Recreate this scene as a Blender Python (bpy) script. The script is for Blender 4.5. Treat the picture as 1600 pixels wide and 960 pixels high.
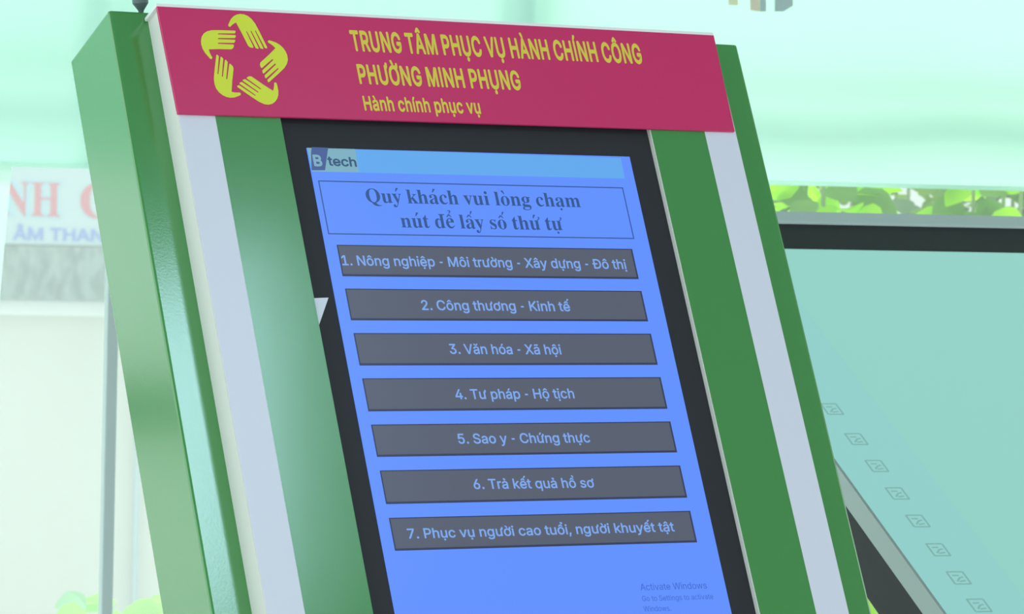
import bpy, bmesh, math, random, json
from mathutils import Vector, Matrix

S = bpy.context.scene
COL = S.collection
for o in list(bpy.data.objects):
    bpy.data.objects.remove(o)

# ------------------------------------------------------------------ camera
F_PX = 5993.93
HC = 1.5
M = Matrix(((0.9997116275475014, 0.024013782424390135, 0.0),
            (0.0008134779197669368, -0.033865690992443215, 0.9994260619111743),
            (0.024, -0.9991378549666099, -0.033875459741848496)))   # columns: right, down, forward
CAM = Vector((0, 0, HC))
cd = bpy.data.cameras.new('camera')
cd.sensor_fit = 'HORIZONTAL'
cd.sensor_width = 36.0
cd.lens = F_PX * 36.0 / 1600.0
cd.clip_start = 0.05
cd.clip_end = 200
cd.dof.use_dof = True
cd.dof.focus_distance = 4.03
cd.dof.aperture_fstop = 24.0
cam = bpy.data.objects.new('camera', cd)
COL.objects.link(cam)
r_, d_, f_ = M.col[0], M.col[1], M.col[2]
rot = Matrix((( r_[0], -d_[0], -f_[0]), (r_[1], -d_[1], -f_[1]), (r_[2], -d_[2], -f_[2])))
cam.matrix_world = Matrix.Translation(CAM) @ rot.to_4x4()
S.camera = cam

# ------------------------------------------------------------------ world, exposure
S.view_settings.view_transform = 'Standard'
S.view_settings.look = 'None'
S.view_settings.gamma = 1.0
S.view_settings.exposure = 0.0
S.view_settings.use_curve_mapping = False
try:
    S.cycles.use_denoising = True
    S.cycles.max_bounces = 10
    S.cycles.transparent_max_bounces = 12
except Exception:
    pass
W = bpy.data.worlds.new('sky')
S.world = W
W.use_nodes = True
bg = W.node_tree.nodes['Background']
bg.inputs[0].default_value = (0.88, 0.97, 1.0, 1)
bg.inputs[1].default_value = 1.6

sd = bpy.data.lights.new('sun', 'SUN')
sd.energy = 2.8
sd.angle = math.radians(12)
sd.color = (1.0, 0.98, 0.9)
sun = bpy.data.objects.new('sun', sd)
COL.objects.link(sun)
sun.rotation_euler = Vector((-0.45, -0.75, -0.85)).to_track_quat('-Z', 'Y').to_euler()

# ------------------------------------------------------------------ materials
def principled(name, col, rough=0.5, metal=0.0, spec=0.5, bump=None, coat=0.0, emit=None, estr=1.0, var=None):
    m = bpy.data.materials.new(name)
    m.use_nodes = True
    nt = m.node_tree
    b = nt.nodes['Principled BSDF']
    b.inputs['Base Color'].default_value = (*col, 1)
    b.inputs['Roughness'].default_value = rough
    b.inputs['Metallic'].default_value = metal
    b.inputs['Specular IOR Level'].default_value = spec
    b.inputs['Coat Weight'].default_value = coat
    b.inputs['Coat Roughness'].default_value = 0.14
    if emit:
        b.inputs['Emission Color'].default_value = (*emit, 1)
        b.inputs['Emission Strength'].default_value = estr
    if bump or var:
        tc = nt.nodes.new('ShaderNodeTexCoord')
        nz = nt.nodes.new('ShaderNodeTexNoise')
        nz.inputs['Scale'].default_value = (bump or var)[0]
        nz.inputs['Detail'].default_value = 3
        nt.links.new(tc.outputs['Object'], nz.inputs['Vector'])
        if bump:
            bp = nt.nodes.new('ShaderNodeBump')
            bp.inputs['Strength'].default_value = bump[1]
            bp.inputs['Distance'].default_value = bump[2]
            nt.links.new(nz.outputs['Fac'], bp.inputs['Height'])
            nt.links.new(bp.outputs['Normal'], b.inputs['Normal'])
        if var:
            mx = nt.nodes.new('ShaderNodeMix')
            mx.data_type = 'RGBA'
            mx.inputs[6].default_value = (*[c * (1 - var[1]) for c in col], 1)
            mx.inputs[7].default_value = (*[min(1, c * (1 + var[1])) for c in col], 1)
            nt.links.new(nz.outputs['Fac'], mx.inputs[0])
            nt.links.new(mx.outputs[2], b.inputs['Base Color'])
    return m

def screen_mat(name, emit, estr=1.0, base=(0.01, 0.01, 0.012), rough=0.25):
    return principled(name, base, rough=rough, spec=0.3, emit=emit, estr=estr)

def cloth_mat(name, col, trans):
    m = bpy.data.materials.new(name)
    m.use_nodes = True
    nt = m.node_tree
    for n in list(nt.nodes):
        if n.type == 'BSDF_PRINCIPLED':
            nt.nodes.remove(n)
    out = [n for n in nt.nodes if n.type == 'OUTPUT_MATERIAL'][0]
    t = nt.nodes.new('ShaderNodeBsdfTranslucent')
    d = nt.nodes.new('ShaderNodeBsdfDiffuse')
    mx = nt.nodes.new('ShaderNodeMixShader')
    t.inputs[0].default_value = (*col, 1)
    d.inputs[0].default_value = (*col, 1)
    mx.inputs[0].default_value = trans
    nt.links.new(d.outputs[0], mx.inputs[1])
    nt.links.new(t.outputs[0], mx.inputs[2])
    nt.links.new(mx.outputs[0], out.inputs[0])
    return m

def hazy_glass(name, col, haze):
    """window glass with haze put into a pale film: part clear, part scattering daylight"""
    m = cloth_mat(name, col, 0.75)
    nt = m.node_tree
    out = [n for n in nt.nodes if n.type == 'OUTPUT_MATERIAL'][0]
    film = out.inputs[0].links[0].from_node
    tr = nt.nodes.new('ShaderNodeBsdfTransparent')
    tr.inputs[0].default_value = (0.95, 0.99, 0.97, 1)
    mx = nt.nodes.new('ShaderNodeMixShader')
    mx.inputs[0].default_value = haze
    nt.links.new(tr.outputs[0], mx.inputs[1])
    nt.links.new(film.outputs[0], mx.inputs[2])
    gl = nt.nodes.new('ShaderNodeBsdfGlossy')
    gl.inputs['Roughness'].default_value = 0.15
    m2 = nt.nodes.new('ShaderNodeMixShader')
    m2.inputs[0].default_value = 0.015
    nt.links.new(mx.outputs[0], m2.inputs[1])
    nt.links.new(gl.outputs[0], m2.inputs[2])
    nt.links.new(m2.outputs[0], out.inputs[0])
    return m

MT = {}
MT['green'] = principled('green_lacquer', (0.045, 0.285, 0.055), rough=0.17, spec=1.0, coat=0.6, bump=(420, 0.16, 0.0004))
MT['green_film'] = principled('green_film', (0.045, 0.270, 0.055), rough=0.20, spec=1.0, coat=0.3, bump=(6, 0.03, 0.01))
MT['white'] = principled('white_enamel', (0.74, 0.76, 0.85), rough=0.35)
MT['cream'] = principled('cream_edge', (0.80, 0.80, 0.72), rough=0.5)
MT['red'] = principled('crimson_acrylic', (0.64, 0.028, 0.140), rough=0.32)
MT['yellow'] = principled('yellow_vinyl', (0.80, 0.66, 0.06), rough=0.5)
MT['lime'] = principled('lime_vinyl', (0.74, 0.82, 0.05), rough=0.5)
MT['bezel'] = principled('black_bezel', (0.024, 0.025, 0.029), rough=0.5, spec=0.3)
MT['screen_blue'] = screen_mat('lit_blue_screen', (0.115, 0.275, 1.0))
MT['toolbar'] = screen_mat('lit_cyan_bar', (0.12, 0.39, 0.84))
MT['scr_line'] = screen_mat('screen_dark_line', (0.035, 0.095, 0.32))
MT['scr_text'] = screen_mat('screen_navy_text', (0.028, 0.085, 0.27))
MT['btn'] = screen_mat('screen_grey_button', (0.090, 0.105, 0.150))
MT['btn_edge'] = screen_mat('screen_dark_edge', (0.030, 0.040, 0.085))
MT['btn_text'] = screen_mat('screen_pale_text', (0.20, 0.38, 0.84))
MT['logo_bg'] = screen_mat('screen_sage_patch', (0.20, 0.42, 0.52))
MT['logo_blue'] = screen_mat('screen_slate_block', (0.065, 0.110, 0.30))
MT['logo_text'] = screen_mat('screen_logo_text', (0.035, 0.095, 0.20))
MT['notice'] = screen_mat('screen_notice_text', (0.050, 0.145, 0.60))
MT['sticker'] = principled('white_paper', (0.72, 0.78, 0.86), rough=0.6)
MT['black_metal'] = principled('black_metal', (0.016, 0.018, 0.022), rough=0.5, spec=0.25)
MT['antenna'] = principled('grey_plastic', (0.10, 0.15, 0.145), rough=0.4)
MT['steel'] = principled('brushed_steel', (0.42, 0.50, 0.49), rough=0.45, metal=0.3)
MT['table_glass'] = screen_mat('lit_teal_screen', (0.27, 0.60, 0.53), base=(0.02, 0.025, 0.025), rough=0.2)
MT['table_reflection'] = screen_mat('lit_blue_reflection', (0.265, 0.59, 0.56), base=(0.02, 0.025, 0.025), rough=0.2)  # bluish reflection put into the colour as a faint glow
MT['icon'] = screen_mat('screen_icon_line', (0.20, 0.42, 0.39))
MT['blind'] = cloth_mat('white_blind_fabric', (0.59, 0.88, 0.77), 0.85)
MT['curtain'] = cloth_mat('white_curtain', (0.78, 0.96, 0.89), 0.8)
MT['glass_hazy'] = hazy_glass('hazy_glass', (0.84, 0.92, 0.90), 0.24)  # pale scattering film veils the view, haze put into the glass
MT['glass_clear'] = hazy_glass('clear_glass', (0.9, 0.95, 0.93), 0.06)
MT['alu'] = principled('grey_aluminium', (0.58, 0.70, 0.68), rough=0.5, metal=0.1)
MT['floor'] = principled('floor_tile', (0.52, 0.53, 0.50), rough=0.35, var=(3, 0.08))
MT['ceiling'] = principled('ceiling_paint', (0.40, 0.40, 0.41), rough=0.8, var=(2, 0.02))
MT['street'] = principled('street_concrete', (0.55, 0.56, 0.53), rough=0.9, var=(1.5, 0.1))
MT['sign_white'] = principled('sign_board', (0.44, 0.54, 0.58), rough=0.6)
MT['sign_red'] = principled('sign_red', (0.62, 0.03, 0.09), rough=0.6)
MT['sign_blue'] = principled('sign_blue', (0.10, 0.16, 0.60), rough=0.6)
MT['sign_halo'] = principled('sign_light_blue', (0.30, 0.54, 0.68), rough=0.6)
MT['shutter'] = principled('cream_shutter', (0.70, 0.67, 0.60), rough=0.7, var=(1.2, 0.03))
MT['shop_rail'] = principled('white_rail', (0.90, 0.92, 0.90), rough=0.6)
MT['shop_wall'] = principled('shop_wall', (0.70, 0.72, 0.68), rough=0.9, var=(2, 0.06))
MT['stem'] = principled('plant_stem', (0.42, 0.50, 0.28), rough=0.7)
MT['pot'] = principled('terracotta_pot', (0.42, 0.20, 0.12), rough=0.8, var=(20, 0.1))
MT['leaf_lime'] = cloth_mat('lime_leaf', (0.54, 0.96, 0.02), 0.5)
MT['leaf_olive'] = cloth_mat('olive_leaf', (0.22, 0.42, 0.10), 0.35)
MT['leaf_green'] = cloth_mat('green_leaf', (0.21, 0.34, 0.19), 0.25)
MT['leaf_mid'] = cloth_mat('mid_leaf', (0.30, 0.50, 0.12), 0.4)
MT['leaf_pale'] = cloth_mat('pale_leaf', (0.50, 0.92, 0.10), 0.45)
MT['leaf_mint'] = cloth_mat('mint_leaf', (0.40, 0.75, 0.40), 0.45)
MT['lamp'] = principled('lamp_diffuser', (0.9, 0.9, 0.9), emit=(0.55, 0.82, 1.0), estr=8.0)
MT['tan'] = principled('tan_paper', (0.78, 0.74, 0.55), rough=0.7)
MT['slate'] = principled('grey_paper', (0.45, 0.60, 0.58), rough=0.7)
MT['sage'] = principled('sage_paper', (0.42, 0.58, 0.38), rough=0.7)
MT['butter'] = principled('butter_paper', (0.85, 0.90, 0.60), rough=0.7)

def awning_mat():
    m = principled('grey_awning', (0.30, 0.40, 0.38), rough=0.8)
    nt = m.node_tree
    b = nt.nodes['Principled BSDF']
    tc = nt.nodes.new('ShaderNodeTexCoord')
    mp = nt.nodes.new('ShaderNodeMapping')
    mp.inputs['Scale'].default_value = (22, 22, 9)
    mp.inputs['Rotation'].default_value = (0, 0.25, 0)
    nz = nt.nodes.new('ShaderNodeTexNoise')
    nz.inputs['Scale'].default_value = 1.0
    nz.inputs['Detail'].default_value = 2
    cr = nt.nodes.new('ShaderNodeValToRGB')
    cr.color_ramp.elements[0].position = 0.42
    cr.color_ramp.elements[0].color = (0.07, 0.12, 0.115, 1)
    cr.color_ramp.elements[1].position = 0.58
    cr.color_ramp.elements[1].color = (0.20, 0.27, 0.255, 1)
    nt.links.new(tc.outputs['Object'], mp.inputs[0])
    nt.links.new(mp.outputs[0], nz.inputs['Vector'])
    nt.links.new(nz.outputs['Fac'], cr.inputs[0])
    nt.links.new(cr.outputs[0], b.inputs['Base Color'])
    return m
MT['awning'] = awning_mat()

# ------------------------------------------------------------------ helpers
def ray(px, py):
    return M @ Vector(((px - 800) / F_PX, (py - 480) / F_PX, 1.0))

def at(px, py, Y):
    d = ray(px, py)
    return CAM + d * (Y / d.y)

def on_plane(px, py, p0, n):
    d = ray(px, py)
    return CAM + d * ((p0 - CAM).dot(n) / d.dot(n))

def new_obj(name, verts, faces, mats, parent=None, fmat=None, bevel=0.0, smooth=False, seg=2):
    me = bpy.data.meshes.new(name)
    me.from_pydata([tuple(v) for v in verts], [], faces)
    if not isinstance(mats, (list, tuple)):
        mats = [mats]
    for m in mats:
        me.materials.append(m)
    if fmat:
        for p, k in zip(me.polygons, fmat):
            p.material_index = k
    bm = bmesh.new()
    bm.from_mesh(me)
    bmesh.ops.recalc_face_normals(bm, faces=bm.faces[:])
    if bevel:
        bmesh.ops.bevel(bm, geom=bm.edges[:], offset=bevel, segments=seg, affect='EDGES', profile=0.5)
    if smooth:
        for f in bm.faces:
            f.smooth = True
    bm.to_mesh(me)
    bm.free()
    o = bpy.data.objects.new(name, me)
    COL.objects.link(o)
    if parent is not None:
        place_under(o, parent)
    return o

def place_under(o, parent):
    """vertices were given in world space: express them in the parent's space"""
    o.parent = parent
    o.matrix_parent_inverse = Matrix.Identity(4)
    o.data.transform(world_of(parent).inverted())

def world_of(p):
    m = p.matrix_basis.copy()
    while p.parent is not None:
        p = p.parent
        m = p.matrix_basis @ m
    return m

def empty(name, loc, rz=0.0):
    o = bpy.data.objects.new(name, None)
    o.empty_display_size = 0.1
    COL.objects.link(o)
    o.location = loc
    o.rotation_euler = (0, 0, rz)
    o.matrix_basis = Matrix.Translation(Vector(loc)) @ Matrix.Rotation(rz, 4, 'Z')
    return o

def tag(o, label=None, cat=None, group=None, kind=None):
    if label: o['label'] = label
    if cat: o['category'] = cat
    if group: o['group'] = group
    if kind: o['kind'] = kind
    return o

BOXF = [(0, 1, 2, 3), (7, 6, 5, 4), (0, 4, 5, 1), (1, 5, 6, 2), (2, 6, 7, 3), (3, 7, 4, 0)]

def hull(fn, quad, w0, w1):
    """8 vertices: quad in (a,b) at heights w0 and w1 through the frame function fn(a,b,w)"""
    return [fn(a, b, w0) for a, b in quad] + [fn(a, b, w1) for a, b in quad]

def slab(name, fn, quad, w0, w1, mat, parent=None, bevel=0.0, **kw):
    return new_obj(name, hull(fn, quad, w0, w1), BOXF, mat, parent, bevel=bevel, **kw)

def rect(a0, a1, b0, b1):
    return [(a0, b0), (a1, b0), (a1, b1), (a0, b1)]

def prism(name, fn, poly, w0, w1, mat, parent=None, bevel=0.0):
    n = len(poly)
    v = [fn(a, b, w0) for a, b in poly] + [fn(a, b, w1) for a, b in poly]
    f = [tuple(range(n)), tuple(range(2 * n - 1, n - 1, -1))]
    f += [(i, (i + 1) % n, n + (i + 1) % n, n + i) for i in range(n)]
    return new_obj(name, v, f, mat, parent, bevel=bevel)

def combine(pieces):
    """[(verts, faces, material index)] -> verts, faces, face materials"""
    V, Fc, K = [], [], []
    for v, f, k in pieces:
        o = len(V)
        V += v
        Fc += [tuple(i + o for i in q) for q in f]
        K += [k] * len(f)
    return V, Fc, K

def lathe(name, prof, base, axis, mat, parent=None, n=24, smooth=True):
    axis = Vector(axis).normalized()
    x = axis.orthogonal().normalized()
    y = axis.cross(x)
    V, Fc = [], []
    for r, h in prof:
        for i in range(n):
            t = 2 * math.pi * i / n
            V.append(Vector(base) + axis * h + (x * math.cos(t) + y * math.sin(t)) * r)
    for k in range(len(prof) - 1):
        for i in range(n):
            j = (i + 1) % n
            Fc.append((k * n + i, k * n + j, (k + 1) * n + j, (k + 1) * n + i))
    Fc.append(tuple(range(n - 1, -1, -1)))
    Fc.append(tuple(range((len(prof) - 1) * n, len(prof) * n)))
    return new_obj(name, V, Fc, mat, parent, smooth=False)

# ------------------------------------------------------------------ lettering
GLYPHS = (
    '{"sans":{",":[188,[[38,-119,68,71,137,71,84,-119]]],"-":[453,[[337,244,337,188,114,188,114,244]]],".":[188,[[95,-4,78,-1,63,9,53,24,50,41,53,59,63,73,78,83,95,87,113,83,128,73,138,59,141,41,138,24,128,9,113,-1]]],"1":[453,[[76,0,76,55,391,55,391,0],[276,509,276,0,212,0,212,448,209,448,86,358,86,427,198,509]]],"2":[453,[[64,0,64,47,234,229,282,282,299,305,311,327,318,348,320,371,317,397,308,419,293,436,273,449,250,457,224,460,196,457,172,447,153,433,139,413,130,390,127,362,66,362,71,405,86,442,111,473,143,496,182,511,225,516,268,511,306,497,337,474,361,445,376,411,381,372,378,345,371,318,357,290,336,259,267,180,153,60,153,57,389,57,389,0]]],"3":[453,[[218,-7,173,-3,133,10,98,30,70,57,52,91,44,132,109,132,115,107,126,87,144,71,165,59,191,52,219,50,248,53,275,61,297,74,315,93,325,116,329,145,326,172,316,196,299,217,275,234,242,244,201,248,157,248,157,299,288,448,288,452,70,452,70,509,372,509,372,461,211,278,211,289,264,288,308,276,344,253,371,222,387,186,393,145,387,103,370,66,344,36,309,12,266,-2]]],"4":[453,[[40,105,40,158,247,509,311,509,109,166,109,163,413,163,413,105],[282,0,282,121,282,146,282,318,343,318,343,0]]],"5":[453,[[221,-7,178,-2,140,11,108,32,83,60,66,93,60,130,122,130,127,108,138,89,154,73,173,60,196,52,221,50,250,53,276,64,298,82,314,104,324,131,328,162,324,193,314,221,297,244,275,262,248,273,218,277,192,275,167,268,145,258,128,246,67,253,96,509,366,509,366,452,151,452,134,301,136,301,155,315,178,325,203,331,229,334,263,330,294,321,321,306,345,285,364,260,379,231,388,199,391,163,385,117,369,76,343,41,309,15,268,-1]]],"6":[453,[[226,-7,182,-1,142,15,109,40,84,74,69,115,64,162,68,199,80,239,102,285,137,340,252,509,322,509,151,261,145,261,154,275,165,288,179,299,196,307,214,312,235,314,278,309,316,295,346,271,370,240,384,201,389,157,384,112,368,73,343,39,310,14,271,-2],[226,48,254,52,279,63,299,79,314,101,324,128,327,157,324,187,314,213,299,235,279,251,254,262,226,265,198,262,174,252,153,235,138,214,128,188,125,158,128,128,138,102,153,79,174,63,198,52]]],"7":[453,[[97,0,323,448,323,452,62,452,62,509,391,509,391,449,165,0]]],"A":[480,[[16,0,201,509,276,509,463,0,395,0,287,302,264,372,232,478,245,478,213,371,191,302,85,0],[110,142,110,199,370,199,370,142]]],"B":[456,[[60,0,60,509,241,509,289,504,329,491,359,469,381,442,394,410,398,374,395,344,387,320,373,301,356,286,336,275,315,267,315,262,339,257,363,245,385,227,402,203,414,173,418,136,413,100,400,67,377,39,344,18,301,4,247,0],[125,57,245,57,296,63,330,80,349,105,355,137,352,161,342,184,327,203,306,218,279,228,248,231,125,231],[125,285,238,285,265,288,288,296,308,309,323,326,333,348,336,372,330,403,313,429,283,446,240,452,125,452]]],"C":[510,[[267,-7,205,1,150,25,104,63,70,115,48,179,40,254,48,329,70,393,104,445,150,484,205,508,267,516,305,513,340,504,373,490,402,471,427,447,448,418,463,385,473,348,408,348,401,373,389,395,375,413,357,428,337,440,315,449,292,454,267,456,223,450,184,432,150,403,125,364,109,314,103,254,109,194,125,145,151,105,184,76,223,59,267,53,292,55,315,60,337,69,357,81,375,96,389,114,401,136,408,160,473,160,463,124,448,91,428,62,402,38,373,19,341,5,305,-4]]],"G":[520,[[269,-7,205,1,149,25,104,64,69,116,47,179,40,254,47,329,69,393,103,445,149,484,203,508,265,516,304,513,340,504,374,489,403,469,429,445,449,416,465,384,474,349,408,349,399,372,387,393,373,411,356,427,337,439,315,448,291,454,265,456,222,450,183,432,150,404,125,364,109,314,103,254,109,194,125,145,151,105,184,76,224,59,269,53,309,57,345,71,374,93,396,123,410,160,415,202,434,199,283,199,283,256,478,256,478,200,471,141,451,91,419,50,377,19,326,0]]],"H":[517,[[60,0,60,509,125,509,125,289,392,289,392,509,457,509,457,0,392,0,392,232,125,232,125,0]]],"I":[300,[[31,0,31,57,118,57,118,452,31,452,31,509,269,509,269,452,183,452,183,57,269,57,269,0]]],"K":[467,[[104,145,104,216,139,261,174,303,212,344,364,509,448,509,231,276,228,276],[60,0,60,509,125,509,125,334,124,225,125,193,125,0],[372,0,188,259,228,309,449,0]]],"M":[628,[[60,0,60,509,152,509,277,187,287,159,299,123,311,84,322,49,307,49,318,83,'
    '330,121,342,158,352,187,476,509,568,509,568,0,504,0,504,291,504,327,505,369,506,413,507,457,513,457,498,409,482,363,467,322,456,291,342,0,286,0,170,291,159,321,145,361,129,408,112,457,119,457,120,416,121,372,122,328,122,291,122,0]]],"N":[523,[[60,0,60,509,136,509,343,183,363,151,388,107,414,55,405,54,401,108,399,157,399,195,399,509,463,509,463,0,387,0,202,290,177,331,148,381,108,452,119,454,122,384,124,328,125,291,125,0]]],"P":[445,[[60,0,60,509,235,509,289,503,332,487,366,462,390,430,404,391,409,348,404,304,390,265,366,233,332,207,289,191,235,186,125,186,125,0],[125,242,233,242,269,246,297,256,318,272,333,294,342,319,344,348,342,376,333,402,318,423,297,439,268,449,232,452,125,452]]],"R":[449,[[60,0,60,509,236,509,290,504,333,489,367,465,390,433,405,395,409,352,405,309,390,271,367,240,333,217,289,203,236,198,125,198,125,0],[353,0,230,229,303,229,428,0],[125,255,234,255,269,258,298,267,319,281,334,300,342,324,345,352,342,380,334,405,319,425,298,440,269,449,233,452,125,452]]],"S":[447,[[224,-9,172,-4,128,9,91,31,64,60,46,96,38,137,104,137,110,110,123,88,142,71,166,59,194,52,224,49,257,52,286,60,311,74,329,92,341,114,346,139,342,161,332,179,316,193,296,205,245,222,184,239,128,260,86,289,60,326,52,372,58,413,75,448,102,476,138,498,180,511,227,516,275,511,316,498,351,476,377,449,394,415,401,378,337,378,326,412,302,437,267,453,225,459,194,456,167,448,145,435,129,418,118,398,115,376,119,352,131,334,148,319,169,308,212,293,264,279,312,264,336,252,359,238,379,220,395,198,405,171,408,139,403,99,386,64,360,34,323,11,278,-4]]],"T":[449,[[32,452,32,509,417,509,417,452,257,452,257,0,193,0,193,452]]],"U":[517,[[259,-8,203,-2,154,15,114,43,85,80,66,124,60,173,60,509,124,509,124,178,128,144,141,113,160,87,187,68,220,56,259,52,298,56,331,68,357,87,377,113,389,144,393,178,393,509,457,509,457,173,451,124,433,80,403,43,363,15,315,-2]]],"V":[480,[[204,0,16,509,84,509,192,206,215,137,248,31,235,31,267,138,290,206,395,509,463,509,278,0]]],"W":[686,[[155,0,16,509,82,509,163,196,175,145,187,94,197,40,189,40,200,94,211,145,224,196,306,509,380,509,462,196,474,145,486,94,497,40,488,40,499,94,510,145,523,196,603,509,670,509,530,0,455,0,368,323,351,391,336,475,350,475,335,395,318,323,230,0]]],"X":[474,[[18,0,217,284,217,236,29,509,104,509,178,400,204,361,223,329,243,292,232,292,252,329,272,361,298,400,374,509,446,509,259,239,259,287,456,0,382,0,292,129,268,165,250,195,230,231,244,231,225,196,206,166,182,129,91,0]]],"a":[389,[[160,-9,126,-5,94,5,68,22,48,45,35,73,30,108,34,138,43,161,58,179,78,193,100,203,125,211,178,220,234,227,252,230,265,235,273,243,276,255,276,257,273,279,267,297,256,311,240,322,220,329,196,331,171,329,149,322,132,313,118,301,107,288,100,274,41,291,57,322,79,346,104,364,133,375,163,382,194,384,239,379,263,372,286,360,306,343,322,320,333,290,337,251,337,0,277,0,277,52,272,52,252,25,236,12,215,1,190,-6],[170,45,202,49,228,59,248,74,263,93,272,115,276,138,276,190,259,182,231,176,200,171,175,168,134,159,117,150,103,139,95,124,92,105,94,87,102,72,114,61,130,52,149,47]]],"c":[396,[[207,-8,159,-2,117,16,82,46,56,85,40,133,34,187,40,243,56,291,82,330,117,360,159,378,207,384,234,383,260,377,284,368,305,356,324,341,340,322,353,301,362,277,303,262,290,289,270,311,242,325,207,330,173,325,145,310,124,287,108,258,99,224,96,187,99,151,108,117,124,89,145,66,173,51,207,46,243,52,271,66,292,89,304,117,363,102,354,78,341,56,325,37,306,21,285,9,261,-1,235,-6]]],"d":[424,[[195,-8,151,-2,111,16,79,45,55,84,39,133,34,189,39,245,55,293,79,332,112,361,151,378,196,384,228,381,253,373,272,360,287,346,306,319,311,319,311,509,372,509,372,0,313,0,313,59,307,59,287,31,272,17,252,4,227,-5],[205,47,236,51,263,65,284,86,299,115,309,150,312,189,309,229,300,263,284,291,263,312,237,325,205,330,172,325,145,311,124,290,108,261,99,227,96,189,99,151,109,117,124,88,145,66,172,51]]],"e":[404,[[212,-8,161,-2,117,16,82,46,56,85,40,132,34,187,39,242,55,290,81,329,115,359,157,378,205,384,236,382,266,374,294,361,319,341,341,315,357,282,368,242,371,194,371,169,75,169,75,221,338,221,310'
    ',202,307,237,298,269,283,294,263,314,237,326,205,330,173,326,146,313,125,294,109,270,99,241,96,211,96,178,100,139,110,106,128,80,151,61,179,50,212,46,234,48,254,53,271,61,285,73,297,88,306,105,365,91,353,63,335,39,311,19,283,4,249,-5]]],"g":[425,[[207,-151,168,-148,134,-140,105,-127,82,-110,64,-91,51,-69,101,-41,122,-66,136,-78,154,-88,178,-95,207,-97,249,-92,282,-75,304,-47,311,-6,311,68,306,68,287,41,272,28,252,16,227,8,195,5,152,10,113,27,80,53,55,90,39,136,34,191,39,246,55,293,80,332,112,361,152,378,196,384,228,382,253,373,273,360,288,346,308,319,313,319,313,379,372,379,372,-9,367,-54,350,-90,324,-117,291,-136,251,-147],[205,59,237,63,264,75,285,95,300,121,309,154,312,193,309,231,300,264,285,291,264,312,237,325,205,330,172,325,145,312,124,290,109,262,99,229,96,193,99,155,109,123,124,96,145,76,172,63]]],"h":[410,[[114,227,114,0,53,0,53,509,114,509,114,287,102,287,124,332,152,362,187,379,227,384,264,380,295,369,321,349,341,321,353,285,357,240,357,0,296,0,296,235,290,275,273,304,246,323,210,329,184,326,161,317,141,303,126,283,117,257]]],"i":[167,[[53,0,53,379,114,379,114,0],[84,443,67,446,54,455,44,468,41,483,44,499,54,512,67,521,84,524,100,521,114,512,123,499,126,483,123,468,114,455,100,446]]],"k":[381,[[110,137,110,212,121,212,284,379,360,379,184,199,177,199],[53,0,53,509,114,509,114,0],[294,0,148,186,191,229,372,0]]],"n":[410,[[114,227,114,0,53,0,53,379,112,379,112,287,102,287,124,332,152,362,187,379,227,384,264,380,295,369,321,349,341,321,353,285,357,240,357,0,296,0,296,235,290,275,273,304,246,323,210,329,184,326,161,317,141,303,126,283,117,257]]],"o":[415,[[207,-8,159,-2,117,16,82,46,56,85,40,133,34,187,40,243,56,291,82,330,117,360,159,378,207,384,256,378,299,360,333,330,359,291,376,243,381,187,376,133,359,85,333,46,299,16,256,-2],[207,46,242,51,270,66,292,89,307,117,316,151,319,187,316,224,307,258,292,287,270,310,242,325,207,330,173,325,145,310,124,287,108,258,99,224,96,187,99,151,108,117,124,89,145,66,173,51]]],"p":[424,[[53,-143,53,379,112,379,112,319,118,319,137,346,152,360,171,373,197,381,229,384,274,378,313,361,345,332,370,293,385,245,390,189,385,133,370,84,346,45,313,16,274,-2,229,-8,198,-5,173,4,153,17,138,31,118,59,114,59,114,-143],[220,47,253,51,279,66,301,88,316,117,325,151,328,189,325,227,316,261,301,290,280,311,253,325,220,330,188,325,161,312,140,291,125,263,116,229,113,189,116,150,125,115,140,86,162,65,188,51]]],"q":[424,[[372,-143,311,-143,311,59,306,59,287,31,272,17,252,4,227,-5,195,-8,151,-2,111,16,79,45,55,84,39,133,34,189,39,245,55,293,79,332,112,361,151,378,196,384,228,381,253,373,272,360,287,346,307,319,313,319,313,379,372,379],[205,47,236,51,263,65,284,86,299,115,309,150,312,189,309,229,300,263,284,291,263,312,237,325,205,330,172,325,145,311,124,290,108,261,99,227,96,189,99,151,109,117,124,88,145,66,172,51]]],"r":[259,[[53,0,53,379,112,379,112,321,115,321,130,347,152,367,181,380,213,385,229,384,243,384,243,322,230,324,207,326,182,323,159,315,140,301,126,284,117,262,114,237,114,0]]],"s":[365,[[182,-8,145,-5,112,3,84,18,62,38,45,63,36,94,94,107,105,79,124,60,150,49,181,45,217,50,244,62,262,81,268,103,265,121,254,136,237,147,212,155,149,170,104,186,72,208,53,237,47,274,51,305,65,332,87,354,115,370,149,381,187,384,223,381,254,372,279,358,299,339,314,316,324,290,268,277,258,298,243,316,219,328,187,333,156,329,131,317,114,299,109,277,112,258,124,243,144,232,172,223,229,209,275,194,306,171,325,142,331,107,326,75,312,47,290,24,260,6,223,-5]]],"t":[227,[[204,379,204,327,6,327,6,379],[65,471,126,471,126,98,128,76,136,61,150,53,170,50,185,51,202,54,213,2,192,-3,168,-4,125,2,92,21,72,52,65,93]]],"u":[410,[[182,-5,146,-1,115,11,89,31,69,59,57,95,53,139,53,379,114,379,114,144,119,105,137,75,164,56,200,50,226,53,249,62,268,77,283,97,293,122,296,153,296,379,357,379,357,0,298,0,298,92,307,92,286,47,257,17,222,0]]],"v":[389,[[163,0,17,379,84,379,165,155,187,87,206,21,184,21,203,87,224,155,305,379,371,379,226,0]]],"w":[567,[[138,0,23,379,87,379,133,214,154,137,175,41,165,41,186,135,206,214,252,379,316,379,362,214,382,'
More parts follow.
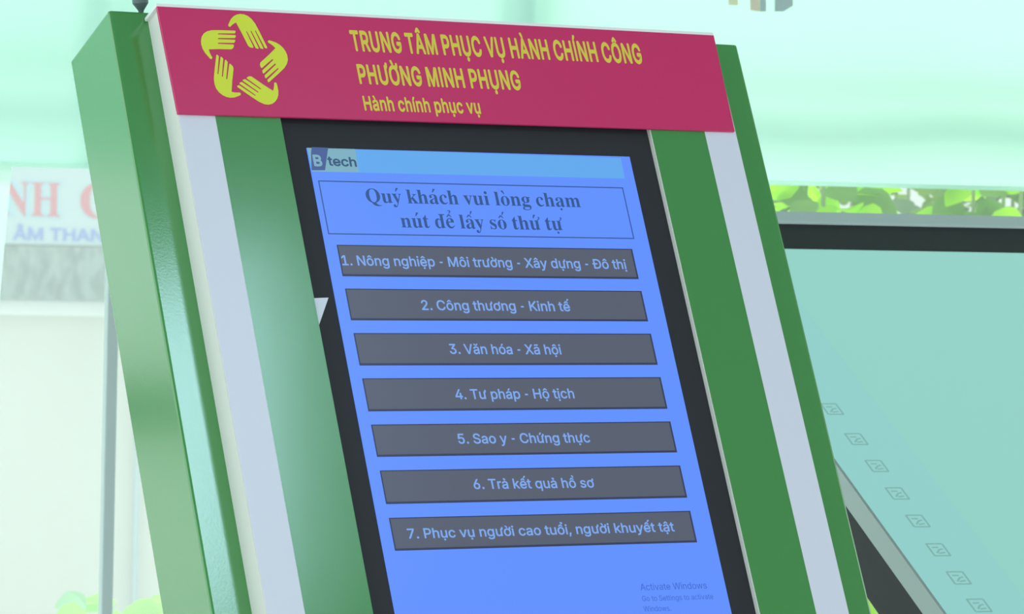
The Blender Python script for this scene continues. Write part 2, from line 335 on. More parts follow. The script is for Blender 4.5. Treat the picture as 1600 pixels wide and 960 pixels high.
    '136,402,41,391,41,413,135,434,214,480,379,545,379,429,0,368,0,319,172,305,225,291,280,277,338,291,338,277,280,263,225,248,172,199,0]]],"y":[389,[[47,-139,61,-86,71,-87,88,-90,104,-89,118,-84,130,-74,141,-58,151,-36,163,-1,17,379,84,379,165,155,187,87,206,21,184,21,202,87,224,155,305,379,371,379,204,-58,191,-85,177,-107,159,-124,139,-136,117,-143,91,-145,65,-143]]],"À":[480,[[16,0,201,509,276,509,463,0,395,0,287,302,264,372,232,478,245,478,213,371,191,302,85,0],[110,142,110,199,370,199,370,142],[216,558,150,659,218,659,266,558]]],"Â":[480,[[16,0,201,509,276,509,463,0,395,0,287,302,264,372,232,478,245,478,213,371,191,302,85,0],[110,142,110,199,370,199,370,142],[191,565,130,565,130,567,211,659,269,659,349,567,349,565,288,565,240,624]]],"Í":[300,[[31,0,31,57,118,57,118,452,31,452,31,509,269,509,269,452,183,452,183,57,269,57,269,0],[124,558,171,659,240,659,174,558]]],"Ô":[533,[[267,-7,205,1,150,25,105,63,70,115,48,179,40,254,48,329,70,393,105,445,150,484,205,508,267,516,329,508,384,484,429,445,464,393,486,329,493,254,486,179,464,115,429,63,384,25,329,1],[267,53,310,59,349,76,383,105,408,144,425,194,430,254,425,314,408,365,383,404,349,433,310,450,267,456,223,450,184,433,151,404,125,364,109,314,103,254,109,194,125,144,151,105,184,76,223,59],[218,565,158,565,158,567,238,659,296,659,377,567,377,565,315,565,267,624]]],"à":[389,[[160,-9,126,-5,94,5,68,22,48,45,35,73,30,108,34,138,43,161,58,179,78,193,100,203,125,211,178,220,234,227,252,230,265,235,273,243,276,255,276,257,273,279,267,297,256,311,240,322,220,329,196,331,171,329,149,322,132,313,118,301,107,288,100,274,41,291,57,322,79,346,104,364,133,375,163,382,194,384,239,379,263,372,286,360,306,343,322,320,333,290,337,251,337,0,277,0,277,52,272,52,252,25,236,12,215,1,190,-6],[170,45,202,49,228,59,248,74,263,93,272,115,276,138,276,190,259,182,231,176,200,171,175,168,134,159,117,150,103,139,95,124,92,105,94,87,102,72,114,61,130,52,149,47],[165,429,99,529,168,529,215,429]]],"á":[389,[[160,-9,126,-5,94,5,68,22,48,45,35,73,30,108,34,138,43,161,58,179,78,193,100,203,125,211,178,220,234,227,252,230,265,235,273,243,276,255,276,257,273,279,267,297,256,311,240,322,220,329,196,331,171,329,149,322,132,313,118,301,107,288,100,274,41,291,57,322,79,346,104,364,133,375,163,382,194,384,239,379,263,372,286,360,306,343,322,320,333,290,337,251,337,0,277,0,277,52,272,52,252,25,236,12,215,1,190,-6],[170,45,202,49,228,59,248,74,263,93,272,115,276,138,276,190,259,182,231,176,200,171,175,168,134,159,117,150,103,139,95,124,92,105,94,87,102,72,114,61,130,52,149,47],[162,429,210,529,278,529,212,429]]],"â":[389,[[160,-9,126,-5,94,5,68,22,48,45,35,73,30,108,34,138,43,161,58,179,78,193,100,203,125,211,178,220,234,227,252,230,265,235,273,243,276,255,276,257,273,279,267,297,256,311,240,322,220,329,196,331,171,329,149,322,132,313,118,301,107,288,100,274,41,291,57,322,79,346,104,364,133,375,163,382,194,384,239,379,263,372,286,360,306,343,322,320,333,290,337,251,337,0,277,0,277,52,272,52,252,25,236,12,215,1,190,-6],[170,45,202,49,228,59,248,74,263,93,272,115,276,138,276,190,259,182,231,176,200,171,175,168,134,159,117,150,103,139,95,124,92,105,94,87,102,72,114,61,130,52,149,47],[140,435,80,435,80,438,160,529,218,529,299,438,299,435,238,435,189,495]]],"ã":[389,[[160,-9,126,-5,94,5,68,22,48,45,35,73,30,108,34,138,43,161,58,179,78,193,100,203,125,211,178,220,234,227,252,230,265,235,273,243,276,255,276,257,273,279,267,297,256,311,240,322,220,329,196,331,171,329,149,322,132,313,118,301,107,288,100,274,41,291,57,322,79,346,104,364,133,375,163,382,194,384,239,379,263,372,286,360,306,343,322,320,333,290,337,251,337,0,277,0,277,52,272,52,252,25,236,12,215,1,190,-6],[170,45,202,49,228,59,248,74,263,93,272,115,276,138,276,190,259,182,231,176,200,171,175,168,134,159,117,150,103,139,95,124,92,105,94,87,102,72,114,61,130,52,149,47],[234,446,209,450,186,460,166,470,151,475,143,472,138,466,133,448,90,448,94,476,104,498,121,513,145,518,170,514,191,504,210,494,227,490,235,491,240,496,247,517,288,517,284,488,273,466,256,451]]],"í":[167,[[53,0'
    ',53,379,114,379,114,0],[57,429,104,529,173,529,107,429]]],"ó":[415,[[207,-8,159,-2,117,16,82,46,56,85,40,133,34,187,40,243,56,291,82,330,117,360,159,378,207,384,256,378,299,360,333,330,359,291,376,243,381,187,376,133,359,85,333,46,299,16,256,-2],[207,46,242,51,270,66,292,89,307,117,316,151,319,187,316,224,307,258,292,287,270,310,242,325,207,330,173,325,145,310,124,287,108,258,99,224,96,187,99,151,108,117,124,89,145,66,173,51],[181,429,228,529,297,529,231,429]]],"ô":[415,[[207,-8,159,-2,117,16,82,46,56,85,40,133,34,187,40,243,56,291,82,330,117,360,159,378,207,384,256,378,299,360,333,330,359,291,376,243,381,187,376,133,359,85,333,46,299,16,256,-2],[207,46,242,51,270,66,292,89,307,117,316,151,319,187,316,224,307,258,292,287,270,310,242,325,207,330,173,325,145,310,124,287,108,258,99,224,96,187,99,151,108,117,124,89,145,66,173,51],[158,435,98,435,98,438,178,529,236,529,317,438,317,435,256,435,207,495]]],"ă":[389,[[160,-9,126,-5,94,5,68,22,48,45,35,73,30,108,34,138,43,161,58,179,78,193,100,203,125,211,178,220,234,227,252,230,265,235,273,243,276,255,276,257,273,279,267,297,256,311,240,322,220,329,196,331,171,329,149,322,132,313,118,301,107,288,100,274,41,291,57,322,79,346,104,364,133,375,163,382,194,384,239,379,263,372,286,360,306,343,322,320,333,290,337,251,337,0,277,0,277,52,272,52,252,25,236,12,215,1,190,-6],[170,45,202,49,228,59,248,74,263,93,272,115,276,138,276,190,259,182,231,176,200,171,175,168,134,159,117,150,103,139,95,124,92,105,94,87,102,72,114,61,130,52,149,47],[189,433,163,436,139,446,119,461,104,481,94,504,90,529,135,529,139,508,150,491,168,480,189,476,211,480,228,491,239,508,243,529,288,529,285,504,275,481,260,461,240,446,216,436]]],"Đ":[513,[[230,0,107,0,107,57,226,57,283,63,329,81,365,110,390,149,405,198,410,255,405,312,390,361,365,399,330,428,286,446,232,452,104,452,104,509,236,509,305,501,363,478,410,441,444,391,465,329,473,255,465,181,444,119,409,68,362,31,301,8],[136,509,136,0,71,0,71,509],[7,228,7,281,270,281,270,228]]],"ơ":[413,[[207,344,207,384,236,384,263,382,291,380,322,380,331,383,334,391,334,464,391,464,391,396,387,373,376,357,358,347,333,344,270,344],[207,-8,159,-2,117,16,82,46,56,85,40,133,34,187,40,243,56,291,82,330,117,360,159,378,207,384,256,378,299,360,333,330,359,291,376,243,381,187,376,133,359,85,333,46,299,16,256,-2],[207,46,242,51,270,66,292,89,307,117,316,151,319,187,316,224,307,258,292,287,270,310,242,325,207,330,173,325,145,310,124,287,108,258,99,224,96,187,99,151,108,117,124,89,145,66,173,51]]],"Ư":[515,[[394,460,394,509,455,509,460,510,461,515,461,581,519,581,519,518,516,492,505,474,487,463,461,460],[259,-8,203,-2,154,15,114,43,85,80,66,124,60,173,60,509,124,509,124,178,128,144,141,113,160,87,187,68,220,56,259,52,298,56,331,68,357,87,377,113,389,144,393,178,393,509,457,509,457,173,451,124,433,80,403,43,363,15,315,-2]]],"ư":[432,[[322,338,322,379,351,379,360,382,363,391,363,464,417,464,417,396,414,371,403,353,385,342,359,338],[182,-5,146,-1,115,11,89,31,69,59,57,95,53,139,53,379,114,379,114,144,119,105,137,75,164,56,200,50,226,53,249,62,268,77,283,97,293,122,296,153,296,379,357,379,357,0,298,0,298,92,307,92,286,47,257,17,222,0]]],"ả":[389,[[160,-9,126,-5,94,5,68,22,48,45,35,73,30,108,34,138,43,161,58,179,78,193,100,203,125,211,178,220,234,227,252,230,265,235,273,243,276,255,276,257,273,279,267,297,256,311,240,322,220,329,196,331,171,329,149,322,132,313,118,301,107,288,100,274,41,291,57,322,79,346,104,364,133,375,163,382,194,384,239,379,263,372,286,360,306,343,322,320,333,290,337,251,337,0,277,0,277,52,272,52,252,25,236,12,215,1,190,-6],[170,45,202,49,228,59,248,74,263,93,272,115,276,138,276,190,259,182,231,176,200,171,175,168,134,159,117,150,103,139,95,124,92,105,94,87,102,72,114,61,130,52,149,47],[209,429,163,429,187,476,189,486,180,489,132,489,132,529,180,529,199,528,214,524,226,517,234,509,238,498,238,486,235,473,228,459]]],"ậ":[389,[[160,-9,126,-5,94,5,68,22,48,45,35,73,30,108,34,138,43,161,58,179,78,193,100,203,125,211,178,220,234,227,252,230,265,235,273,243,276,255,276,257,273,279,267,2'
    '97,256,311,240,322,220,329,196,331,171,329,149,322,132,313,118,301,107,288,100,274,41,291,57,322,79,346,104,364,133,375,163,382,194,384,239,379,263,372,286,360,306,343,322,320,333,290,337,251,337,0,277,0,277,52,272,52,252,25,236,12,215,1,190,-6],[170,45,202,49,228,59,248,74,263,93,272,115,276,138,276,190,259,182,231,176,200,171,175,168,134,159,117,150,103,139,95,124,92,105,94,87,102,72,114,61,130,52,149,47],[140,435,80,435,80,438,160,529,218,529,299,438,299,435,238,435,189,495],[190,-144,174,-141,160,-133,151,-120,147,-104,151,-88,160,-75,174,-66,190,-64,206,-66,220,-75,229,-88,233,-104,229,-120,220,-133,206,-141]]],"ế":[404,[[212,-8,161,-2,117,16,82,46,56,85,40,132,34,187,39,242,55,290,81,329,115,359,157,378,205,384,236,382,266,374,294,361,319,341,341,315,357,282,368,242,371,194,371,169,75,169,75,221,338,221,310,202,307,237,298,269,283,294,263,314,237,326,205,330,173,326,146,313,125,294,109,270,99,241,96,211,96,178,100,139,110,106,128,80,151,61,179,50,212,46,234,48,254,53,271,61,285,73,297,88,306,105,365,91,353,63,335,39,311,19,283,4,249,-5],[157,426,97,426,97,428,177,520,235,520,315,428,315,426,254,426,206,485],[252,547,300,641,368,641,302,547]]],"ệ":[404,[[212,-8,161,-2,117,16,82,46,56,85,40,132,34,187,39,242,55,290,81,329,115,359,157,378,205,384,236,382,266,374,294,361,319,341,341,315,357,282,368,242,371,194,371,169,75,169,75,221,338,221,310,202,307,237,298,269,283,294,263,314,237,326,205,330,173,326,146,313,125,294,109,270,99,241,96,211,96,178,100,139,110,106,128,80,151,61,179,50,212,46,234,48,254,53,271,61,285,73,297,88,306,105,365,91,353,63,335,39,311,19,283,4,249,-5],[155,435,95,435,95,438,175,529,233,529,313,438,313,435,252,435,204,495],[205,-144,189,-141,175,-133,166,-120,163,-104,166,-88,175,-75,189,-66,205,-64,221,-66,235,-75,244,-88,248,-104,244,-120,235,-133,221,-141]]],"ị":[167,[[53,0,53,379,114,379,114,0],[84,443,67,446,54,455,44,468,41,483,44,499,54,512,67,521,84,524,100,521,114,512,123,499,126,483,123,468,114,455,100,446],[84,-144,68,-141,54,-133,45,-120,42,-104,45,-88,54,-75,68,-66,84,-64,101,-66,115,-75,124,-88,127,-104,124,-120,115,-133,101,-141]]],"ồ":[415,[[207,-8,159,-2,117,16,82,46,56,85,40,133,34,187,40,243,56,291,82,330,117,360,159,378,207,384,256,378,299,360,333,330,359,291,376,243,381,187,376,133,359,85,333,46,299,16,256,-2],[207,46,242,51,270,66,292,89,307,117,316,151,319,187,316,224,307,258,292,287,270,310,242,325,207,330,173,325,145,310,124,287,108,258,99,224,96,187,99,151,108,117,124,89,145,66,173,51],[160,426,100,426,100,428,180,520,238,520,319,428,319,426,258,426,209,485],[272,547,207,641,275,641,323,547]]],"ổ":[415,[[207,-8,159,-2,117,16,82,46,56,85,40,133,34,187,40,243,56,291,82,330,117,360,159,378,207,384,256,378,299,360,333,330,359,291,376,243,381,187,376,133,359,85,333,46,299,16,256,-2],[207,46,242,51,270,66,292,89,307,117,316,151,319,187,316,224,307,258,292,287,270,310,242,325,207,330,173,325,145,310,124,287,108,258,99,224,96,187,99,151,108,117,124,89,145,66,173,51],[160,426,100,426,100,428,180,520,238,520,319,428,319,426,258,426,209,485],[300,547,254,547,275,587,277,597,268,601,220,601,220,641,268,641,293,638,311,631,323,619,327,605,325,588,316,570]]],"ộ":[415,[[207,-8,159,-2,117,16,82,46,56,85,40,133,34,187,40,243,56,291,82,330,117,360,159,378,207,384,256,378,299,360,333,330,359,291,376,243,381,187,376,133,359,85,333,46,299,16,256,-2],[207,46,242,51,270,66,292,89,307,117,316,151,319,187,316,224,307,258,292,287,270,310,242,325,207,330,173,325,145,310,124,287,108,258,99,224,96,187,99,151,108,117,124,89,145,66,173,51],[158,435,98,435,98,438,178,529,236,529,317,438,317,435,256,435,207,495],[208,-144,192,-141,178,-133,169,-120,166,-104,169,-88,178,-75,192,-66,208,-64,225,-66,238,-75,248,-88,251,-104,248,-120,238,-133,225,-141]]],"Ờ":[532,[[266,473,266,516,298,515,324,512,361,510,427,509,432,510,433,515,433,581,491,581,491,518,488,492,477,474,459,463,433,460,408,462,380,466,337,471],[267,-7,205,1,150,25,105,63,70,115,48,179,40,254,48,329,70,393,105,445,150,484,205,508,267,516,329,508,384,48'
    '4,429,445,464,393,486,329,493,254,486,179,464,115,429,63,384,25,329,1],[267,53,310,59,349,76,383,105,408,144,425,194,430,254,425,314,408,365,383,404,349,433,310,450,267,456,223,450,184,433,151,404,125,364,109,314,103,254,109,194,125,144,151,105,184,76,223,59],[243,558,177,659,245,659,293,558]]],"ờ":[413,[[207,344,207,384,236,384,263,382,291,380,322,380,331,383,334,391,334,464,391,464,391,396,387,373,376,357,358,347,333,344,270,344],[207,-8,159,-2,117,16,82,46,56,85,40,133,34,187,40,243,56,291,82,330,117,360,159,378,207,384,256,378,299,360,333,330,359,291,376,243,381,187,376,133,359,85,333,46,299,16,256,-2],[207,46,242,51,270,66,292,89,307,117,316,151,319,187,316,224,307,258,292,287,270,310,242,325,207,330,173,325,145,310,124,287,108,258,99,224,96,187,99,151,108,117,124,89,145,66,173,51],[183,429,117,529,186,529,234,429]]],"Ụ":[517,[[259,-8,203,-2,154,15,114,43,85,80,66,124,60,173,60,509,124,509,124,178,128,144,141,113,160,87,187,68,220,56,259,52,298,56,331,68,357,87,377,113,389,144,393,178,393,509,457,509,457,173,451,124,433,80,403,43,363,15,315,-2],[260,-144,244,-141,230,-133,221,-120,217,-104,221,-88,230,-75,244,-66,260,-64,276,-66,290,-75,299,-88,302,-104,299,-120,290,-133,276,-141]]],"ụ":[410,[[182,-5,146,-1,115,11,89,31,69,59,57,95,53,139,53,379,114,379,114,144,119,105,137,75,164,56,200,50,226,53,249,62,268,77,283,97,293,122,296,153,296,379,357,379,357,0,298,0,298,92,307,92,286,47,257,17,222,0],[206,-144,190,-141,176,-133,167,-120,164,-104,167,-88,176,-75,190,-66,206,-64,223,-66,236,-75,246,-88,249,-104,246,-120,236,-133,223,-141]]],"ứ":[432,[[322,338,322,379,351,379,360,382,363,391,363,464,417,464,417,396,414,371,403,353,385,342,359,338],[182,-5,146,-1,115,11,89,31,69,59,57,95,53,139,53,379,114,379,114,144,119,105,137,75,164,56,200,50,226,53,249,62,268,77,283,97,293,122,296,153,296,379,357,379,357,0,298,0,298,92,307,92,286,47,257,17,222,0],[178,429,226,529,294,529,228,429]]],"ự":[432,[[322,338,322,379,351,379,360,382,363,391,363,464,417,464,417,396,414,371,403,353,385,342,359,338],[182,-5,146,-1,115,11,89,31,69,59,57,95,53,139,53,379,114,379,114,144,119,105,137,75,164,56,200,50,226,53,249,62,268,77,283,97,293,122,296,153,296,379,357,379,357,0,298,0,298,92,307,92,286,47,257,17,222,0],[206,-144,190,-141,176,-133,167,-120,164,-104,167,-88,176,-75,190,-66,206,-64,223,-66,236,-75,246,-88,249,-104,246,-120,236,-133,223,-141]]]},"serif":{"C":[468,[[257,-11,193,-3,137,20,91,56,56,104,34,162,26,228,34,294,56,351,92,399,139,435,195,458,259,465,309,459,367,440,388,435,408,443,419,465,437,465,437,308,420,308,392,364,356,407,313,434,265,443,212,430,174,389,151,321,144,226,152,138,177,74,219,36,278,24,318,29,358,45,395,71,428,106,447,89,395,33,332,0]]],"H":[523,[[15,0,15,17,45,22,62,32,72,50,75,81,75,379,71,406,62,424,44,434,16,439,16,455,242,455,242,439,204,432,193,425,187,415,183,400,182,379,182,251,342,251,342,379,337,415,331,425,320,432,282,439,282,455,507,455,507,439,478,434,461,424,452,407,449,379,449,81,452,52,461,33,478,22,507,17,507,0,282,0,282,17,311,21,329,31,339,49,342,81,342,221,182,221,182,81,185,50,194,32,212,22,242,17,242,0]]],"N":[494,[[403,-11,107,350,107,79,110,49,119,31,136,21,167,17,167,0,18,0,18,17,39,19,54,23,65,30,71,41,75,57,76,79,76,388,36,433,18,439,18,455,156,455,391,169,391,377,390,399,386,414,379,425,369,431,331,439,331,455,480,455,480,439,450,434,433,425,425,407,422,377,422,-11]]],"Q":[525,[[378,-116,296,-103,232,-64,187,-1,141,21,101,50,70,86,47,129,32,176,28,228,32,276,45,321,66,362,95,397,130,426,170,448,216,462,265,466,313,462,357,448,397,427,431,399,459,364,481,323,494,277,498,228,493,176,479,128,454,86,421,49,379,21,330,0,360,-45,398,-72,445,-81,467,-79,492,-73,495,-92,435,-110],[265,12,316,26,351,66,373,133,380,228,372,321,348,389,324,419,294,437,260,443,210,430,174,389,152,322,145,228,153,135,178,67,202,37,231,18]]],"a":[344,[[255,-10,226,-5,208,10,200,35,168,11,133,-4,95,-9,64,-4,40,11,25,34,20,63,25,91,39,115,63,136,119,164,199,190,199,241,196,266,187,282,171,292,148,296,115,290,104,274,113,257'
    ',121,243,123,231,120,215,110,202,95,194,77,191,59,194,45,203,36,218,33,236,37,259,49,278,69,295,95,308,126,316,162,318,223,312,263,292,285,259,293,210,293,62,295,40,298,36,304,34,320,42,329,28,294,-1],[151,34,174,41,187,50,199,63,199,169,154,151,127,123,118,84,122,56,133,39]]],"c":[293,[[156,-10,119,-5,87,11,59,35,38,68,24,106,19,150,25,196,40,237,64,271,96,297,133,313,175,319,218,314,250,298,271,275,277,245,275,228,266,215,253,207,236,204,214,209,201,225,196,251,197,261,197,271,190,290,169,297,138,285,118,248,112,187,118,123,137,76,166,48,204,38,239,47,271,72,285,60,248,21,205,-2]]],"d":[370,[[140,-10,107,-5,78,10,53,35,35,66,23,104,19,147,24,196,36,237,55,272,81,297,112,313,146,318,189,309,223,280,223,401,220,419,212,430,198,437,176,439,176,455,319,455,319,75,320,54,325,41,335,32,353,28,353,11,294,6,223,-10,223,39,201,12,173,-5],[171,28,187,31,202,41,215,56,223,76,223,242,217,257,206,270,191,278,174,281,147,273,130,250,121,210,118,153,120,98,130,58,146,36]]],"g":[327,[[146,-140,89,-136,48,-122,22,-100,14,-75,20,-54,38,-38,69,-26,35,-1,24,30,28,54,42,74,67,92,102,110,58,135,31,169,22,212,27,242,40,268,60,289,88,305,120,315,157,318,196,315,233,304,317,304,317,268,268,268,286,237,291,203,288,176,276,151,258,131,234,116,205,106,172,103,157,103,142,104,126,102,112,94,104,84,101,71,111,55,141,49,175,49,223,47,259,40,285,29,303,13,312,-9,316,-37,311,-67,296,-92,272,-113,219,-133],[157,124,178,130,190,146,197,173,199,211,197,249,190,276,178,292,157,297,137,292,124,276,117,249,114,211,117,173,124,146,137,130],[161,-116,218,-111,252,-94,263,-66,260,-51,249,-41,231,-36,205,-34,97,-34,79,-52,73,-73,79,-89,95,-103,122,-113]]],"h":[381,[[18,0,18,16,35,19,45,26,51,37,52,56,52,399,51,417,46,429,36,437,19,440,19,455,148,455,148,267,175,295,207,313,243,318,292,306,321,271,330,212,330,56,332,38,337,26,347,19,363,16,363,0,202,0,202,16,207,16,223,21,232,34,235,56,235,217,234,241,229,258,219,268,203,271,173,262,148,235,148,56,149,38,154,26,164,19,180,16,180,0]]],"i":[198,[[101,362,81,366,65,376,54,393,50,412,54,432,65,449,81,460,101,463,120,460,137,449,147,432,151,412,147,393,136,376,120,366],[18,0,18,16,35,19,45,26,51,37,52,56,52,252,51,272,47,285,37,291,20,293,21,310,148,310,148,56,150,38,154,26,164,19,180,16,180,0]]],"k":[359,[[17,0,17,16,35,19,45,26,51,38,52,56,52,398,51,417,47,429,38,436,20,439,21,455,148,455,148,169,227,248,240,264,244,278,235,290,209,293,206,293,206,310,345,310,345,293,308,284,275,260,222,209,346,34,360,21,376,16,376,0,211,0,211,16,217,16,234,20,239,32,232,49,163,147,148,134,148,56,149,38,154,26,164,19,180,16,180,0]]],"l":[199,[[18,0,18,16,35,19,45,26,51,37,52,56,52,398,51,417,47,429,38,436,20,439,20,455,148,455,148,56,150,38,154,26,164,19,180,16,180,0]]],"m":[554,[[18,0,18,16,35,19,45,26,51,37,52,56,52,253,51,271,46,284,36,291,19,294,19,310,146,310,146,265,173,294,204,312,237,318,277,312,305,293,320,261,348,293,381,312,418,318,465,306,494,271,504,212,504,56,505,38,510,26,520,19,536,16,536,0,377,0,377,16,393,19,403,26,408,38,410,56,410,217,408,241,404,258,394,268,377,271,349,263,324,237,324,56,326,38,331,26,340,19,356,16,356,0,199,0,199,16,215,19,225,26,230,38,232,56,232,217,230,241,226,258,216,268,199,271,170,262,146,235,146,56,148,38,152,27,162,19,177,16,177,0]]],"n":[381,[[18,0,18,16,35,19,45,26,51,37,52,56,52,253,51,271,46,284,36,291,19,294,19,310,148,310,148,267,175,296,207,313,243,318,292,306,321,271,330,212,330,56,332,38,337,26,347,19,363,16,363,0,202,0,202,16,207,16,223,21,232,34,235,56,235,217,234,241,229,258,219,268,203,271,173,262,148,235,148,56,149,38,154,26,164,19,180,16,180,0]]],"o":[336,[[169,-10,127,-5,90,11,60,37,38,70,24,110,19,154,24,199,38,239,60,272,90,297,127,313,168,318,209,313,245,298,275,273,298,240,312,200,317,154,312,108,298,69,275,36,245,11,210,-5],[169,11,193,18,209,39,214,56,217,81,220,154,217,227,208,271,192,292,169,299,144,292,128,271,120,227,117,154,120,82,123,56,128,39,144,18]]],"s":[288,[[151,-10,122,-6,87,6,73,9,60,4,51,-9,36,-9,36,105,53,105,66,68,87,39,112,21,140,15,162,18,179,27,189,4'
    '0,192,58,183,84,156,105,107,130,76,148,54,169,41,193,37,220,44,259,65,291,98,312,141,319,166,316,199,308,206,306,213,305,223,308,230,319,244,319,244,222,228,222,215,254,196,277,174,291,149,296,130,294,116,286,108,274,105,259,107,244,115,232,128,222,146,212,191,189,221,172,241,151,253,127,257,95,250,51,228,18,194,-3]]],"t":[228,[[124,-9,89,-4,66,10,53,36,48,71,48,279,20,279,20,300,88,369,112,398,129,424,144,424,144,310,208,310,208,279,144,279,144,82,146,64,149,51,157,43,168,40,189,49,206,75,222,66,198,24,165,-1]]],"u":[375,[[131,-10,91,-3,65,17,51,51,46,97,46,248,44,268,39,282,29,291,11,294,11,310,142,310,142,74,144,58,151,46,162,38,177,36,205,43,228,66,228,248,226,269,221,283,209,291,189,294,189,310,324,310,324,70,326,51,331,39,342,33,360,30,360,13,300,7,228,-10,228,40,209,19,186,3,160,-7]]],"v":[306,[[142,-10,38,248,22,281,12,290,-3,293,-3,310,164,310,164,294,156,294,136,290,129,276,130,268,185,122,236,253,241,272,232,289,203,294,203,310,305,310,305,295,289,289,278,279,260,243,160,-10]]],"y":[300,[[52,-140,29,-137,10,-125,-3,-107,-7,-84,-4,-67,5,-53,18,-43,36,-40,51,-42,64,-49,72,-61,75,-76,74,-81,74,-87,77,-96,86,-99,99,-92,114,-74,129,-44,140,-5,36,251,25,275,15,287,8,292,-3,293,-5,293,-5,310,162,310,162,293,136,289,130,284,128,275,130,267,133,257,185,119,230,241,236,260,238,274,236,284,229,289,203,293,203,310,300,310,300,293,287,290,277,281,259,242,162,-24,145,-65,129,-96,113,-117,95,-131,76,-138]]]}}')
GLYPH = json.loads(GLYPHS)
_h = GLYPH['sans']['-']
GLYPH['sans']['-'] = [280, [[(v - 226) * .62 + 140 if i % 2 == 0 else v for i, v in enumerate(s)] for s in _h[1]]]
GLYPH['sans']['I'] = [185, [[64, 0, 121, 0, 121, 525, 64, 525]]]
GLYPH['sans']['Í'] = [185, [[64, 0, 121, 0, 121, 525, 64, 525], [70, 570, 108, 570, 185, 660, 120, 668]]]
MARKS = {'ý': ('y', 'acute'), 'á': ('a', 'acute'), 'ò': ('o', 'grave'), 'ạ': ('a', 'dot'), 'ú': ('u', 'acute'),
         'để'[0]: ('d', 'bar'), 'ể': ('e', 'circ_hook'), 'ấ': ('a', 'circ_acute'), 'ố': ('o', 'circ_acute'),
         'ứ': ('u', 'horn_acute'), 'ự': ('u', 'horn_dot')}

def _box(x0, y0, x1, y1, sh=0):
    return [x0, y0, x1, y0, x1 + sh, y1, x0 + sh, y1]

def serif_glyph(ch):
    g = GLYPH['serif']
    if ch in g:
        return g[ch]
    if ch not in MARKS:
        return None
    base, mk = MARKS[ch]
    if base == 'e':
        adv, sp = 310, [E_OUT, E_IN]
    else:
        adv, sp = g[base]
    sp = [list(s) for s in sp]
    xs = [x for s in sp for x in s[0::2]]
    cx = (min(xs) + max(xs)) / 2
    top = 345
    if mk == 'bar':
        sp.append(_box(cx + 10, 430, cx + 200, 462))
    if 'circ' in mk:
        sp.append([cx - 95, top + 20, cx - 60, top + 20, cx, top + 75, cx + 60, top + 20, cx + 95, top + 20, cx + 25, top + 115, cx - 25, top + 115])
        if mk.endswith('acute'):
            sp.append([cx + 40, top + 120, cx + 65, top + 120, cx + 135, top + 225, cx + 75, top + 235])
        else:
            sp.append([cx + 10, top + 135, cx + 40, top + 135, cx + 42, top + 160, cx + 85, top + 190, cx + 80, top + 235, cx + 30, top + 250, cx - 20, top + 235,
                       cx - 15, top + 210, cx + 25, top + 220, cx + 45, top + 210, cx + 42, top + 190, cx + 12, top + 170])
    elif mk == 'acute':
        sp.append([cx - 20, top + 35, cx + 10, top + 35, cx + 100, top + 145, cx + 25, top + 160])
    elif mk == 'grave':
        sp.append([cx - 10, top + 35, cx + 20, top + 35, cx - 25, top + 160, cx - 100, top + 145])
    if 'dot' in mk:
        sp.append([v for i in range(10) for v in (cx + 38 * math.cos(i * .628), -85 + 38 * math.sin(i * .628))])
    if 'horn' in mk:
        xr = max(xs) - 40
        sp.append([xr - 20, top - 40, xr + 40, top - 15, xr + 75, top + 30, xr + 70, top + 75, xr + 35, top + 90, xr + 15, top + 65, xr + 35, top + 40, xr + 25, top + 10, xr - 30, top - 15])
        if mk.endswith('acute'):
            sp.append([cx - 30, top + 35, cx, top + 35, cx + 80, top + 145, cx + 10, top + 160])
    return [adv, sp]

E_OUT = [300, 88, 282, 100, 250, 62, 215, 48, 170, 54, 135, 90, 120, 140, 116, 190, 300, 190, 296, 250, 270, 305, 225, 335, 165, 340, 105, 320, 55, 270, 28, 200, 26, 140, 45, 75, 85, 25, 140, -5, 195, -7, 250, 20, 285, 60]
E_IN = [114, 220, 118, 270, 135, 305, 162, 315, 188, 298, 198, 260, 200, 220]

def inside(p, s):
    x, y = p
    c = False
    n = len(s) // 2
    for i in range(n):
        x0, y0, x1, y1 = s[2 * i], s[2 * i + 1], s[(2 * i + 2) % (2 * n)], s[(2 * i + 3) % (2 * n)]
        if (y0 > y) != (y1 > y) and x < (x1 - x0) * (y - y0) / (y1 - y0) + x0:
            c = not c
    return c

def turn(s):
    n = len(s) // 2
    return sum(s[2 * i] * s[(2 * i + 3) % (2 * n)] - s[(2 * i + 2) % (2 * n)] * s[2 * i + 1] for i in range(n))

FILL = 20.0

def filled(groups):
    """fill one list of outlines (with their holes) through a 2D curve -> verts, faces"""
    cu = bpy.data.curves.new('lettering', 'CURVE')
    cu.dimensions = '2D'
    cu.fill_mode = 'BOTH'
    for s in groups:
        n = len(s) // 2
        sp = cu.splines.new('POLY')
        sp.points.add(n - 1)
        for i in range(n):
            sp.points[i].co = (s[2 * i] * FILL, s[2 * i + 1] * FILL, 0, 1)
        sp.use_cyclic_u = True
    ob = bpy.data.objects.new('lettering', cu)
    COL.objects.link(ob)
    me = bpy.data.meshes.new_from_object(ob.evaluated_get(bpy.context.evaluated_depsgraph_get()))
    V = [v.co / FILL for v in me.vertices]
    Fc = [tuple(p.vertices) for p in me.polygons]
    bpy.data.objects.remove(ob)
    bpy.data.curves.remove(cu)
    bpy.data.meshes.remove(me)
    return V, Fc

